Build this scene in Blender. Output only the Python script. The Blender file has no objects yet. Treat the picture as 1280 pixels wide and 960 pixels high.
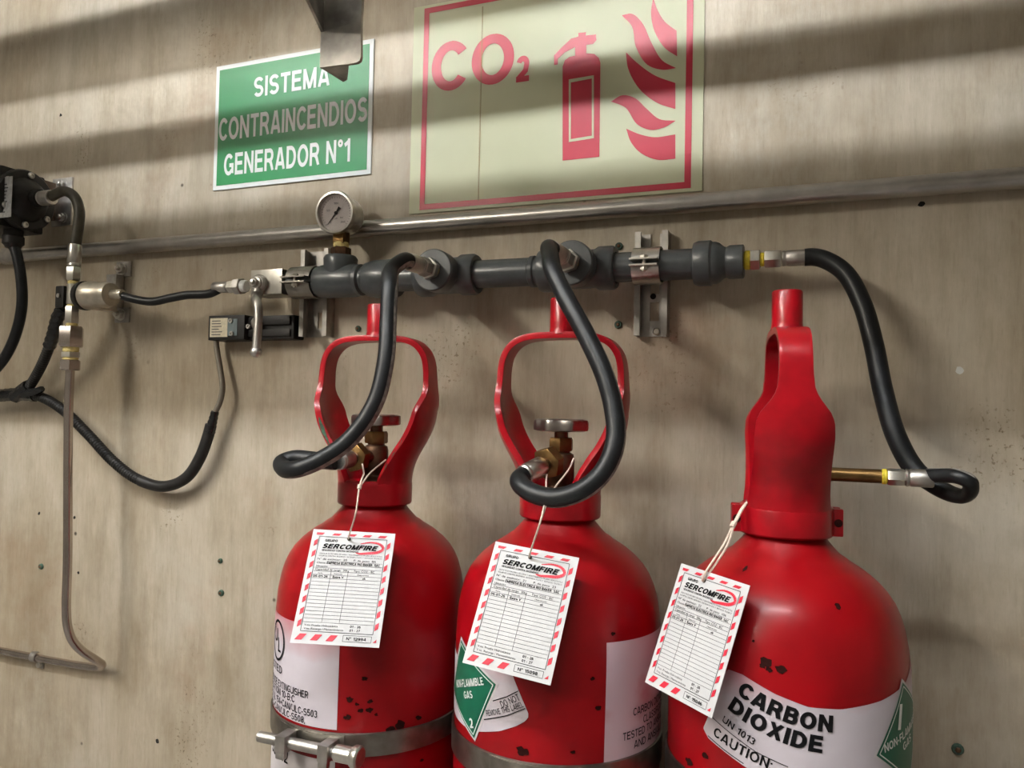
import bpy, bmesh, math, random
from mathutils import Vector, Matrix
random.seed(7)
V = Vector
# ------------------------------------------------------------------ camera, world, lamps, exposure
sc = bpy.context.scene
COL = sc.collection
F, YAW, PIT, ROL = 950.585, .368453, .0304144, .0199562
CAM = V((.293423, -1.120307, 1.441006))
FW = V((-math.sin(YAW)*math.cos(PIT), math.cos(YAW)*math.cos(PIT), math.sin(PIT)))
_rt = FW.cross(V((0, 0, 1))).normalized(); _up = _rt.cross(FW)
RT = _rt*math.cos(ROL) + _up*math.sin(ROL); UP = -_rt*math.sin(ROL) + _up*math.cos(ROL)
cd = bpy.data.cameras.new('camera'); cam = bpy.data.objects.new('camera', cd); COL.objects.link(cam)
cd.sensor_width = 36; cd.lens = F*36/1280; cd.clip_start = .02
cam.matrix_world = Matrix(((RT.x, UP.x, -FW.x, CAM.x), (RT.y, UP.y, -FW.y, CAM.y), (RT.z, UP.z, -FW.z, CAM.z), (0, 0, 0, 1)))
sc.camera = cam
world = bpy.data.worlds.new('world'); sc.world = world; world.use_nodes = True
bg = world.node_tree.nodes['Background']; bg.inputs[0].default_value = (1, .88, .70, 1); bg.inputs[1].default_value = .13
sc.view_settings.view_transform = 'Standard'; sc.view_settings.look = 'None'
sc.view_settings.gamma = 1; sc.view_settings.use_curve_mapping = False
sc.view_settings.exposure = .58
LAMPS = [(-.70, -1.40, 2.80, 2.4, 0, 64, (.96, .98, 1), 'ceiling lamp parallel to the wall'), (-1.75, -2.7, 2.86, 2.2, 1, 118, (1, .93, .82), 'ceiling lamp square to the wall')]   # x, y, z, length, turned, emission, colour of each fluorescent fixture


def ray(x, y): return FW + RT*((x-640)/F) - UP*((y-480)/F)
def W(x, y, off=0.):
    d = ray(x, y); return CAM + d*((-off-CAM.y)/d.y)

# ------------------------------------------------------------------ materials
MATS = {}
def mat(name, col, rough=.5, metal=0., var=.08, scale=30., bump=0., coat=0., spec=.5, stretch=(1, 1, 1), col2=None, thr=(.35, .7), emit=0):
    m = bpy.data.materials.new(name); m.use_nodes = True; nt = m.node_tree; N = nt.nodes; L = nt.links
    b = N['Principled BSDF']
    tc = N.new('ShaderNodeTexCoord'); mp = N.new('ShaderNodeMapping'); mp.inputs['Scale'].default_value = stretch
    nz = N.new('ShaderNodeTexNoise'); nz.inputs['Scale'].default_value = scale; nz.inputs['Detail'].default_value = 5
    L.new(tc.outputs['Object'], mp.inputs['Vector']); L.new(mp.outputs[0], nz.inputs['Vector'])
    rp = N.new('ShaderNodeValToRGB'); rp.color_ramp.elements[0].position = thr[0]; rp.color_ramp.elements[1].position = thr[1]
    c2 = col2 or tuple(min(1, c*(1+var)) for c in col); c1 = tuple(c*(1-var) for c in col) if not col2 else col
    rp.color_ramp.elements[0].color = (*c1, 1); rp.color_ramp.elements[1].color = (*c2, 1)
    L.new(nz.outputs[0], rp.inputs[0]); L.new(rp.outputs[0], b.inputs['Base Color'])
    b.inputs['Roughness'].default_value = rough; b.inputs['Metallic'].default_value = metal
    b.inputs['Specular IOR Level'].default_value = spec
    b.inputs['Coat Weight'].default_value = coat; b.inputs['Coat Roughness'].default_value = .12
    if bump:
        bp = N.new('ShaderNodeBump'); bp.inputs['Strength'].default_value = bump; bp.inputs['Distance'].default_value = .004
        L.new(nz.outputs[0], bp.inputs['Height']); L.new(bp.outputs[0], b.inputs['Normal'])
    if emit:
        b.inputs['Emission Color'].default_value = (*col, 1); b.inputs['Emission Strength'].default_value = emit
    MATS[name] = m; return m

def wall_material():
    m = bpy.data.materials.new('wall_sheet'); m.use_nodes = True; nt = m.node_tree; N = nt.nodes; L = nt.links
    b = N['Principled BSDF']; tc = N.new('ShaderNodeTexCoord')
    def noise(scale, st, det=6, rough=.6):
        mp = N.new('ShaderNodeMapping'); mp.inputs['Scale'].default_value = st
        n = N.new('ShaderNodeTexNoise'); n.inputs['Scale'].default_value = scale; n.inputs['Detail'].default_value = det; n.inputs['Roughness'].default_value = rough
        L.new(tc.outputs['Object'], mp.inputs[0]); L.new(mp.outputs[0], n.inputs['Vector']); return n
    def ramp(src, p0, c0, p1, c1):
        r = N.new('ShaderNodeValToRGB'); r.color_ramp.elements[0].position = p0; r.color_ramp.elements[1].position = p1
        r.color_ramp.elements[0].color = (*c0, 1); r.color_ramp.elements[1].color = (*c1, 1); L.new(src, r.inputs[0]); return r
    def mix(a, bb, fac, mode='MULTIPLY'):
        x = N.new('ShaderNodeMix'); x.data_type = 'RGBA'; x.blend_type = mode
        if hasattr(fac, 'links'): L.new(fac, x.inputs[0])
        else: x.inputs[0].default_value = fac
        L.new(a, x.inputs[6])
        if hasattr(bb, 'links'): L.new(bb, x.inputs[7])
        else: x.inputs[7].default_value = (*bb, 1)
        return x.outputs[2]
    big = noise(1.7, (1, 1, 1.2), 5); base = ramp(big.outputs[0], .33, (.37, .305, .215), .66, (.53, .475, .38))
    st = noise(1., (80, 20, 7), 7, .8); streak = ramp(st.outputs[0], .36, (.78, .76, .72), .64, (1.08, 1.08, 1.08))
    c = mix(base.outputs[0], streak.outputs[0], .34)
    mo = noise(7., (1, 1, .55), 8, .72); mott = ramp(mo.outputs[0], .34, (.66, .62, .55), .56, (1, 1, 1)); c = mix(c, mott.outputs[0], .6)
    pale = noise(4.2, (1.4, 1, .8), 7, .7); pl = ramp(pale.outputs[0], .48, (0, 0, 0), .78, (.8, .8, .8)); c = mix(c, (.55, .515, .43), pl.outputs[0], 'MIX')
    ru = noise(2.6, (1, 1, 1.3), 6, .65); rust = ramp(ru.outputs[0], .57, (1, 1, 1), .76, (.86, .62, .52)); c = mix(c, rust.outputs[0], .6)
    fs_ = noise(1., (260, 40, 26), 3, .6); fsr = ramp(fs_.outputs[0], .30, (.70, .67, .62), .42, (1, 1, 1)); c = mix(c, fsr.outputs[0], .30)
    dr = noise(1., (16, 4, 2.2), 6, .7); drr = ramp(dr.outputs[0], .36, (.70, .65, .57), .58, (1.06, 1.06, 1.06)); c = mix(c, drr.outputs[0], .55)
    vo = N.new('ShaderNodeTexVoronoi'); vo.inputs['Scale'].default_value = 13; L.new(tc.outputs['Object'], vo.inputs['Vector'])
    pit = ramp(vo.outputs['Distance'], .03, (.09, .07, .05), .065, (1, 1, 1))
    pm = noise(7, (1, 1, 1), 2); gate = ramp(pm.outputs[0], .50, (0, 0, 0), .56, (1, 1, 1))
    c = mix(c, pit.outputs[0], gate.outputs[0])
    sp = noise(150, (1, 1, 1), 3); sg_ = noise(5.5, (1, 1, 1), 3); sgr = ramp(sg_.outputs[0], .60, (0, 0, 0), .70, (1, 1, 1)); spk = ramp(sp.outputs[0], .36, (.5, .45, .38), .42, (1, 1, 1)); c = mix(c, spk.outputs[0], sgr.outputs[0])
    L.new(c, b.inputs['Base Color'])
    b.inputs['Metallic'].default_value = .12; b.inputs['Specular IOR Level'].default_value = .55
    rr = ramp(mo.outputs[0], .3, (.5, .5, .5), .7, (.36, .36, .36)); L.new(rr.outputs[0], b.inputs['Roughness'])
    bp = N.new('ShaderNodeBump'); bp.inputs['Strength'].default_value = .3; bp.inputs['Distance'].default_value = .003
    L.new(st.outputs[0], bp.inputs['Height'])
    b2 = N.new('ShaderNodeBump'); b2.inputs['Strength'].default_value = .45; b2.inputs['Distance'].default_value = .03
    n2 = noise(4., (1, 1, .8), 5, .5); L.new(n2.outputs[0], b2.inputs['Height']); L.new(bp.outputs[0], b2.inputs['Normal']); L.new(b2.outputs[0], b.inputs['Normal'])
    MATS['wall'] = m

wall_material()
def overspray(name):     # red paint dusted over the upper edge of a printed label
    m = MATS[name]; nt = m.node_tree; N = nt.nodes; L = nt.links; b = N['Principled BSDF']; src = b.inputs['Base Color'].links[0].from_socket
    tc = N.new('ShaderNodeTexCoord'); sx = N.new('ShaderNodeSeparateXYZ'); L.new(tc.outputs['Generated'], sx.inputs[0])
    nz = N.new('ShaderNodeTexNoise'); nz.inputs['Scale'].default_value = 22; L.new(tc.outputs['Object'], nz.inputs['Vector'])
    ad = N.new('ShaderNodeMath'); ad.operation = 'MULTIPLY_ADD'; ad.inputs[1].default_value = .28; L.new(nz.outputs[0], ad.inputs[0]); L.new(sx.outputs[2], ad.inputs[2])
    r = N.new('ShaderNodeMapRange'); r.inputs[1].default_value = .82; r.inputs[2].default_value = 1.22; r.inputs[3].default_value = 0; r.inputs[4].default_value = .85; L.new(ad.outputs[0], r.inputs[0])
    x = N.new('ShaderNodeMix'); x.data_type = 'RGBA'; L.new(r.outputs[0], x.inputs[0]); L.new(src, x.inputs[6]); x.inputs[7].default_value = (.45, .02, .03, 1); L.new(x.outputs[2], b.inputs['Base Color'])
mat('floor', (.22, .21, .20), .6, var=.15, scale=6); mat('ceiling', (.62, .60, .56), .7, var=.05, scale=5)
mat('red', (.27, .0008, .004), .34, var=.14, scale=14, bump=.04, coat=.08, spec=.32)
mat('red_guard', (.29, .001, .006), .30, var=.16, scale=40, bump=.06, coat=.15, spec=.36)
mat('chip_dark', (.022, .004, .003), .8, var=.4, scale=200, spec=.1); mat('chip_green', (.03, .10, .05), .6, var=.5, scale=300)
mat('grey_paint', (.062, .072, .078), .36, var=.15, scale=60, bump=.08, coat=.2)
mat('steel', (.56, .54, .50), .30, 1., var=.15, scale=80); mat('galv', (.46, .44, .41), .42, 1., var=.25, scale=45)
mat('conduit_steel', (.46, .44, .41), .33, 1., var=.12, scale=30)
mat('zinc', (.62, .60, .54), .28, .9, var=.12, scale=60); mat('stainless_tube', (.52, .46, .42), .24, 1., var=.12, scale=20)
mat('strap_steel', (.30, .28, .25), .38, 1., var=.3, scale=35)
mat('brass', (.19, .11, .04), .40, .9, var=.3, scale=60); mat('brass_bright', (.55, .42, .16), .35, .8, var=.2, scale=60)
mat('bronze_dark', (.13, .07, .04), .42, .8, var=.35, scale=60); mat('handwheel', (.36, .32, .29), .30, .95, var=.4, scale=50, col2=(.20, .06, .05), thr=(.55, .8))
mat('tape_yellow', (.85, .68, .05), .6, var=.15, scale=200, bump=.3); mat('tape_pale', (.75, .62, .25), .6, var=.15, scale=200)
mat('rubber', (.008, .009, .010), .42, var=.3, scale=60, spec=.3); mat('rubber_olive', (.045, .040, .025), .45, var=.3, scale=60)
mat('hose_print', (.20, .185, .165), .6, var=.5, scale=120)
mat('plastic_black', (.011, .010, .009), .45, var=.3, scale=50, bump=.03, spec=.35); mat('conduit_black', (.013, .012, .011), .5, var=.3, scale=60, spec=.3)
mat('tape_black', (.010, .010, .010), .25, var=.4, scale=90, bump=.3); mat('cable_grey', (.17, .15, .115), .5, var=.1)
mat('sign_green', (.016, .215, .062), .42, var=.10, scale=4, bump=.02); mat('sign_white', (.72, .74, .72), .45, var=.03)
mat('sign_cream', (.56, .57, .375), .42, var=.05, scale=5); mat('sign_red', (.48, .010, .036), .35, var=.08, scale=9)
mat('card', (.60, .605, .61), .45, var=.03, scale=12); mat('ink', (.006, .006, .007), .7, var=.1, spec=.12); mat('ink_soft', (.055, .055, .06), .6, var=.1)
mat('card_red', (.60, .015, .04), .5, var=.08); mat('string', (.72, .60, .50), .8, var=.15, scale=300)
mat('label_white', (.60, .55, .60), .42, var=.06, scale=14); mat('label_pink', (.62, .47, .52), .42, col2=(.50, .12, .15), scale=18, thr=(.5, .78))
overspray('label_white'); mat('label_edge', (.62, .58, .60), .42); mat('label_green', (.004, .115, .062), .4, var=.08); mat('dial', (.60, .55, .53), .7, var=.06, scale=60, spec=.2)
mat('plug_green', (.05, .10, .07), .6, var=.4, scale=200); mat('hole', (.01, .008, .006), .9, var=.2)
mat('plate_silver', (.45, .46, .46), .4, .5, var=.2, scale=120); mat('plate_cream', (.66, .60, .45), .5, var=.12, scale=200); mat('plate_blue', (.16, .21, .22), .45, var=.15)
mat('pvalve', (.50, .46, .38), .36, .75, var=.2, scale=40); mat('brown_steel', (.10, .065, .04), .5, .5, var=.3)
mat('lamp_body', (.7, .7, .68), .5, var=.03); mat('tube_light', (1, .965, .90), .5, emit=1)
mat('duct', (.35, .34, .32), .5, .6, var=.1); mat('bracket', (.42, .40, .37), .42, .8, var=.35, scale=30)
g = bpy.data.materials.new('glass'); g.use_nodes = True; gn = g.node_tree; gm_ = gn.nodes.new('ShaderNodeMixShader'); gt = gn.nodes.new('ShaderNodeBsdfTransparent'); gg = gn.nodes.new('ShaderNodeBsdfGlossy')
gg.inputs['Roughness'].default_value = .06; gm_.inputs[0].default_value = .03; gn.links.new(gt.outputs[0], gm_.inputs[1]); gn.links.new(gg.outputs[0], gm_.inputs[2]); gn.links.new(gm_.outputs[0], gn.nodes['Material Output'].inputs[0]); MATS['glass'] = g

# ------------------------------------------------------------------ mesh helpers
LOC = {}
def link_obj(name, me, m, parent=None):
    c = sum((v.co for v in me.vertices), V())/max(1, len(me.vertices))
    for v in me.vertices: v.co -= c
    me.materials.append(MATS[m]); o = bpy.data.objects.new(name, me); COL.objects.link(o)
    if parent is not None:
        o.parent = parent; o.location = c - LOC[parent.name]
    else: o.location = c
    LOC[o.name] = c; return o
def tag(o, label=None, cat=None, group=None, kind=None):
    if label: o['label'] = label
    if cat: o['category'] = cat
    if group: o['group'] = group
    if kind: o['kind'] = kind
    return o
def thing(name, label, cat, loc, group=None):
    o = bpy.data.objects.new(name, None); COL.objects.link(o); o.location = loc; o.empty_display_size = .02
    LOC[o.name] = V(loc); return tag(o, label, cat, group)
def frame(d, hint=V((0, 0, 1))):
    d = d.normalized()
    if abs(d.dot(hint)) > .95: hint = V((1, 0, 0))
    a = hint.cross(d).normalized(); b = d.cross(a); return a, b
class MB:
    def __init__(s): s.v = []; s.f = []
    def add(s, vs, fs):
        k = len(s.v); s.v += [V(p) for p in vs]; s.f += [tuple(i+k for i in f) for f in fs]; return s
    def build(s, name, m, parent=None, ang=35, bevel=0):
        me = bpy.data.meshes.new(name); me.from_pydata(s.v, [], s.f); bm = bmesh.new(); bm.from_mesh(me)
        if bevel:
            bm.normal_update()
            ed = [e for e in bm.edges if len(e.link_faces) == 2 and e.calc_face_angle(0) > .6]
            bmesh.ops.bevel(bm, geom=ed, offset=bevel, segments=2, profile=.7, affect='EDGES', clamp_overlap=True)
        if 'letter' not in name: bmesh.ops.recalc_face_normals(bm, faces=bm.faces)
        bm.to_mesh(me); bm.free()
        if 'letter' not in name and name not in ('subscript', 'rule_line', 'diamond_line', 'ruled_lines', 'red_stripes', 'red_border', 'dial_marks'):
            for p in me.polygons: p.use_smooth = True
            me.set_sharp_from_angle(angle=math.radians(ang))
        return link_obj(name, me, m, parent)
    def box(s, c, h, ax=None):
        ax = ax or (V((1, 0, 0)), V((0, 1, 0)), V((0, 0, 1))); c = V(c); P = []
        for k in range(8):
            P.append(c + ax[0]*h[0]*(1 if k & 1 else -1) + ax[1]*h[1]*(1 if k & 2 else -1) + ax[2]*h[2]*(1 if k & 4 else -1))
        return s.add(P, [(0, 2, 3, 1), (4, 5, 7, 6), (0, 1, 5, 4), (2, 6, 7, 3), (0, 4, 6, 2), (1, 3, 7, 5)])
    def bx(s, x0, x1, y0, y1, z0, z1): return s.box(((x0+x1)/2, (y0+y1)/2, (z0+z1)/2), (abs(x1-x0)/2, abs(y1-y0)/2, abs(z1-z0)/2))
    def lathe(s, prof, o, d, n=32, hint=V((0, 0, 1)), ph=0):
        a, b = frame(V(d), hint); d = V(d).normalized(); o = V(o); P = []; Fc = []
        for r, h in prof:
            for k in range(n):
                t = 2*math.pi*k/n+ph; P.append(o + d*h + a*(r*math.cos(t)) + b*(r*math.sin(t)))
        for i in range(len(prof)-1):
            for k in range(n):
                k2 = (k+1) % n; Fc.append((i*n+k, i*n+k2, (i+1)*n+k2, (i+1)*n+k))
        if prof[0][0] > 1e-5: Fc.append(tuple(range(n-1, -1, -1)))
        if prof[-1][0] > 1e-5: Fc.append(tuple((len(prof)-1)*n+k for k in range(n)))
        return s.add(P, Fc)
    def cyl(s, p0, p1, r, n=20, bev=.08, ph=0):
        p0, p1 = V(p0), V(p1); L = (p1-p0).length; e = min(r*bev*2, L*.2)
        return s.lathe([(r-e, 0), (r, e), (r, L-e), (r-e, L)], p0, p1-p0, n, ph=ph)
    def prism(s, poly, o, ex, ey, ez, t):
        n = len(poly); P = [o+ex*x+ey*y for x, y in poly] + [o+ex*x+ey*y+ez*t for x, y in poly]
        return s.add(P, [tuple(range(n-1, -1, -1)), tuple(range(n, 2*n))] + [(i, (i+1) % n, n+(i+1) % n, n+i) for i in range(n)])
    def tube(s, pts, r, n=14, caps=True):
        pts = [V(p) for p in pts]; m = len(pts); rr = r if callable(r) else (lambda i: r)
        T = [(pts[min(i+1, m-1)]-pts[max(i-1, 0)]).normalized() for i in range(m)]
        a, b = frame(T[0]); P = []; Fc = []
        for i in range(m):
            if i:
                q = T[i-1].rotation_difference(T[i]); a = q @ a
            a = (a - T[i]*a.dot(T[i])).normalized(); b = T[i].cross(a); R = rr(i)
            for k in range(n):
                t = 2*math.pi*k/n; P.append(pts[i] + a*(R*math.cos(t)) + b*(R*math.sin(t)))
        for i in range(m-1):
            for k in range(n):
                k2 = (k+1) % n; Fc.append((i*n+k, i*n+k2, (i+1)*n+k2, (i+1)*n+k))
        if caps: Fc += [tuple(range(n-1, -1, -1)), tuple((m-1)*n+k for k in range(n))]
        return s.add(P, Fc)
    def shell(s, g, t):   # grid g[i][j] of points thickened by t against the normal
        m, n = len(g), len(g[0]); inn = []
        for i in range(m):
            row = []
            for j in range(n):
                du = g[min(i+1, m-1)][j]-g[max(i-1, 0)][j]; dv = g[i][min(j+1, n-1)]-g[i][max(j-1, 0)]
                row.append(g[i][j]-du.cross(dv).normalized()*t)
            inn.append(row)
        P = [p for r in g for p in r]+[p for r in inn for p in r]; K = m*n; Fc = []
        for i in range(m-1):
            for j in range(n-1):
                a, b, c, d = i*n+j, i*n+j+1, (i+1)*n+j+1, (i+1)*n+j; Fc += [(a, b, c, d), (K+d, K+c, K+b, K+a)]
        for i in range(m-1):
            a, d = i*n, (i+1)*n; Fc.append((a, d, K+d, K+a)); a, d = i*n+n-1, (i+1)*n+n-1; Fc.append((d, a, K+a, K+d))
        for j in range(n-1):
            Fc.append((j+1, j, K+j, K+j+1)); a = (m-1)*n+j; Fc.append((a, a+1, K+a+1, K+a))
        return s.add(P, Fc)
FLAT = set()
def spline(ctrl, per=10):
    c = [V(p) for p in ctrl]; c = [c[0]*2-c[1]] + c + [c[-1]*2-c[-2]]; out = []
    for i in range(1, len(c)-2):
        p0, p1, p2, p3 = c[i-1:i+3]
        t0 = 0.; t1 = t0+max(1e-6, (p1-p0).length**.5); t2 = t1+max(1e-6, (p2-p1).length**.5); t3 = t2+max(1e-6, (p3-p2).length**.5)
        for k in range(per):
            t = t1+(t2-t1)*k/per
            A1 = p0*((t1-t)/(t1-t0))+p1*((t-t0)/(t1-t0)); A2 = p1*((t2-t)/(t2-t1))+p2*((t-t1)/(t2-t1)); A3 = p2*((t3-t)/(t3-t2))+p3*((t-t2)/(t3-t2))
            B1 = A1*((t2-t)/(t2-t0))+A2*((t-t0)/(t2-t0)); B2 = A2*((t3-t)/(t3-t1))+A3*((t-t1)/(t3-t1))
            out.append(B1*((t2-t)/(t2-t1))+B2*((t-t1)/(t2-t1)))
    out.append(c[-2]); return out
def resample(pts, step):
    out = [pts[0]]; acc = 0
    for a, b in zip(pts, pts[1:]):
        L = (b-a).length; d = step-acc
        while d <= L: out.append(a+(b-a)*(d/L)); d += step
        acc = (acc+L) % step if L else acc
        acc = L-(d-step) if d-step <= L else acc
    return out
def hexn(mb, p0, p1, r, ph=.26): return mb.lathe([(r*.9, 0), (r, (V(p1)-V(p0)).length*.08), (r, (V(p1)-V(p0)).length*.92), (r*.9, (V(p1)-V(p0)).length)], p0, V(p1)-V(p0), 6, ph=ph)
# text: flat meshes, cap height 1, x from 0 to width
TCACHE = {}
def text(s, bold=0., shear=0., space=1.):
    k = (s, bold, shear, space)
    if k not in TCACHE:
        cu = bpy.data.curves.new('lettering', 'FONT'); cu.body = s; cu.size = 1; cu.resolution_u = 3; cu.offset = bold; cu.shear = shear; cu.space_character = space
        o = bpy.data.objects.new('lettering', cu); COL.objects.link(o); dg = bpy.context.evaluated_depsgraph_get()
        me = bpy.data.meshes.new_from_object(o.evaluated_get(dg)); vs = [(v.co.x, v.co.y) for v in me.vertices]; fs = [tuple(p.vertices) for p in me.polygons]
        bpy.data.objects.remove(o); bpy.data.curves.remove(cu); bpy.data.meshes.remove(me)
        x0 = min(v[0] for v in vs); x1 = max(v[0] for v in vs)
        TCACHE[k] = (vs, fs, x0, x1)
    return TCACHE[k]
CAP = max(v[1] for v in text('H')[0])
# plain grotesque capitals and digits drawn as strokes (cap height 1, stroke weight k)
def arc(cx, cy, rx, ry, a0, a1, n=18): return [(cx+rx*math.cos(math.radians(a0+(a1-a0)*i/n)), cy+ry*math.sin(math.radians(a0+(a1-a0)*i/n))) for i in range(n+1)]
def glyph(c, k):
    h = k/2; t = 1-h
    def stem(x): return [(x, 0), (x, 1)]
    if c in 'A4VWXYZKM7/NQ' or c in 'HTLEFI1':
        G = {'A': (.74, [[(h*.9, 0), (.37-h*.35, 1)], [(.37+h*.35, 1), (.74-h*.9, 0)], [(.17, .27), (.57, .27)]]), 'V': (.70, [[(h*.9, 1), (.35, 0)], [(.35, 0), (.70-h*.9, 1)]]),
             'W': (.98, [[(h*.8, 1), (.27, 0)], [(.27, 0), (.49, 1)], [(.49, 1), (.71, 0)], [(.71, 0), (.98-h*.8, 1)]]), 'X': (.70, [[(h*.9, 0), (.70-h*.9, 1)], [(h*.9, 1), (.70-h*.9, 0)]]),
             'Y': (.70, [[(h*.9, 1), (.35, .42)], [(.70-h*.9, 1), (.35, .42)], [(.35, 0), (.35, .5)]]), 'Z': (.64, [[(0, t), (.64, t)], [(0, h), (.64, h)], [(h, h), (.64-h, t)]]),
             'K': (.70, [stem(h), [(h, .38), (.70-h*1.1, 1)], [(.28, .55), (.70-h*.9, 0)]]), 'M': (.86, [stem(h), stem(.86-h), [(h, 1), (.43, 0)], [(.43, 0), (.86-h, 1)]]), 'N': (.72, [stem(h), stem(.72-h), [(h, 1), (.72-h, 0)]]),
             'Q': (.80, [arc(.4, .5, .4-h, .5-h, 0, 360, 36), [(.45, .25), (.76, 0)]]), 'H': (.72, [stem(h), stem(.72-h), [(h, .52), (.72-h, .52)]]), 'T': (.64, [[(.32, 0), (.32, 1)], [(0, t), (.64, t)]]), 'L': (.58, [stem(h), [(0, h), (.58, h)]]),
             'E': (.64, [stem(h), [(0, h), (.64, h)], [(0, t), (.62, t)], [(0, .52), (.58, .52)]]), 'F': (.58, [stem(h), [(0, t), (.58, t)], [(0, .5), (.52, .5)]]), 'I': (k, [stem(h)]), '1': (.32+h, [[(.32, 0), (.32, 1)], [(.32, t-.02), (.18, .80), (.02, .72)]]),
             '4': (.58, [[(.44, 0), (.44, 1)], [(0, .28), (.58, .28)], [(.03, .28), (.44, .98)]]), '7': (.54, [[(0, t), (.54, t)], [(.50, t), (.30, .5), (.2, 0)]]), '/': (.32, [[(.02, 0), (.30, 1)]])}
        return G.get(c)
    q = (.5-h)/2
    G = {'B': (.68, [stem(h), [(h, t), (.38, t)]+arc(.38, .52+(t-.52)/2, .24-h*.6, (t-.52)/2, 90, -90)+[(h, .52)], [(h, .52), (.40, .52)]+arc(.40, (.52+h)/2, .28-h, (.52-h)/2, 90, -90)+[(h, h)]]),
         'C': (.68, [arc(.38, .5, .38-h, .5-h, 38, 322, 30)]), 'D': (.72, [stem(h), [(h, t), (.30, t)]+arc(.30, .5, .42-h, .5-h, 90, -90, 24)+[(h, h)]]),
         'G': (.78, [arc(.39, .5, .39-h, .5-h, 42, 312, 30)+[(.78-h, .18), (.78-h, .48)], [(.44, .46), (.78, .46)]]), 'J': (.5, [[(.5-h, 1), (.5-h, .3)]+arc(.25, .28, .25-h, .28-h, 0, -180)]),
         'O': (.80, [arc(.4, .5, .4-h, .5-h, 0, 360, 40)]), '0': (.56, [arc(.28, .5, .28-h, .5-h, 0, 360, 36)]), 'P': (.64, [stem(h), [(h, t), (.36, t)]+arc(.36, (t+.44)/2, .28-h, (t-.44)/2, 90, -90)+[(h, .44)]]),
         'R': (.72, [stem(h), [(h, t), (.40, t)]+arc(.40, (t+.47)/2, .28-h, (t-.47)/2, 90, -90)+[(h, .47)], [(.36, .47), (.50, .36), (.72-h*.9, 0)]]),
         'S': (.66, [arc(.33, .5+q, .33-h, q, 25, 270, 22)+arc(.33, .5-q, .33-h, q, 90, -155, 22)[1:]]), 'U': (.72, [[(h, 1), (h, .36)]+arc(.36, .36, .36-h, .36-h, 180, 360, 20)+[(.72-h, 1)]]),
         '2': (.56, [arc(.28, .5+q, .28-h, q*1.0+.0, 165, -20, 18)+[(.40, .42), (.12, .16), (h, h)], [(0, h), (.56, h)]]), '3': (.56, [arc(.27, .5+q, .27-h, q, 160, -90, 18), arc(.27, .5-q, .29-h, q, 90, -160, 18)]),
         '5': (.56, [[(.52, t), (.12, t), (.07, .54)]+arc(.27, .33, .29-h, .33-h, 140, -155, 22)]), '6': (.56, [arc(.28, .5, .28-h, .5-h, 50, 180, 14)+arc(.28, .32, .28-h, .32-h, 180, 540, 26)]),
         '8': (.56, [arc(.28, .5+q, .25-h, q, 0, 360, 26), arc(.28, .5-q, .28-h, q, 0, 360, 26)]), '9': (.56, [arc(.28, .5, .28-h, .5-h, 230, 360, 14)+arc(.28, .68, .28-h, .32-h, 0, 360, 26)]),
         '-': (.32, [[(.02, .38), (.30, .38)]]), '+': (.5, [[(.02, .42), (.48, .42)], [(.25, .19), (.25, .65)]]), '.': (k, [[(h, 0), (h, k)]]), ',': (k, [[(h, -.12), (h, k)]]), ':': (k, [[(h, 0), (h, k)], [(h, .52), (h, .52+k)]]),
         '°': (.36, [arc(.18, .83, .18-h*.7, .17-h*.7, 0, 360, 20)]), ' ': (.26, [])}
    return G.get(c)
def ribbon(p, k):
    n = len(p); closed = n > 3 and math.dist(p[0], p[-1]) < 1e-6; L = []; R = []
    for i in range(n):
        a = p[i-1] if i else (p[-2] if closed else None); b = p[i+1] if i < n-1 else (p[1] if closed else None); c = p[i]
        ds = []
        for u, v in ((a, c), (c, b)):
            if u is None or v is None: continue
            d = V((v[0]-u[0], v[1]-u[1])); ds.append(d.normalized())
        t = sum(ds, V((0, 0))).normalized(); m = min(1.6, 1/max(.3, t.dot(ds[0]))); nx, ny = -t.y*k/2*m, t.x*k/2*m
        L.append((c[0]+nx, c[1]+ny)); R.append((c[0]-nx, c[1]-ny))
    return L+R, [(i, i+1, n+i+1, n+i) for i in range(n-1)]
LAY = [None]
def stroke_text(s, bold, shear, space):
    k = .115+bold*2.1; x = 0; vs = []; fs = []; lay = []
    for c in s:
        w, st = glyph(c, k)
        for j, p in enumerate(st):
            P, Fc = ribbon(p, k if c != '°' else k*.7); o = len(vs)
            vs += [(x+a+shear*min(1, max(0, b)), min(1, max(-.14, b) if c == ',' else max(0, b))) for a, b in P]; fs += [tuple(i+o for i in f) for f in Fc]; lay += [j]*len(P)
        x += w+(.125-bold*.5)*space
    LAY[0] = lay; return vs, fs, min(v[0] for v in vs), max(v[0] for v in vs)
def put_text(mb, s, fn, x, y, h, w=None, align='l', bold=0., shear=0., rot=0., space=1.):
    if all(glyph(c, .15) for c in s): (vs, fs, x0, x1), cap = stroke_text(s, bold, shear, space), 1
    else: (vs, fs, x0, x1), cap = text(s, bold, shear, space), CAP; LAY[0] = None
    lay = LAY[0] or [0]*len(vs)
    sy = h/cap; sx = (w/(x1-x0)) if w else sy
    W_ = (x1-x0)*sx; ox = {'l': 0, 'c': -W_/2, 'r': -W_}[align]; c, s_ = math.cos(rot), math.sin(rot); P = []
    for (a, b), lv in zip(vs, lay):
        px = (a-x0)*sx+ox; py = b*sy; gx_, gy_ = x+px*c-py*s_, y+px*s_+py*c; p = fn(gx_, gy_)
        if lv: p = p+(fn(gx_+h*.1, gy_)-p).cross(fn(gx_, gy_+h*.1)-p).normalized()*(lv*.00009)
        P.append(p)
    mb.add(P, fs)

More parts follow.
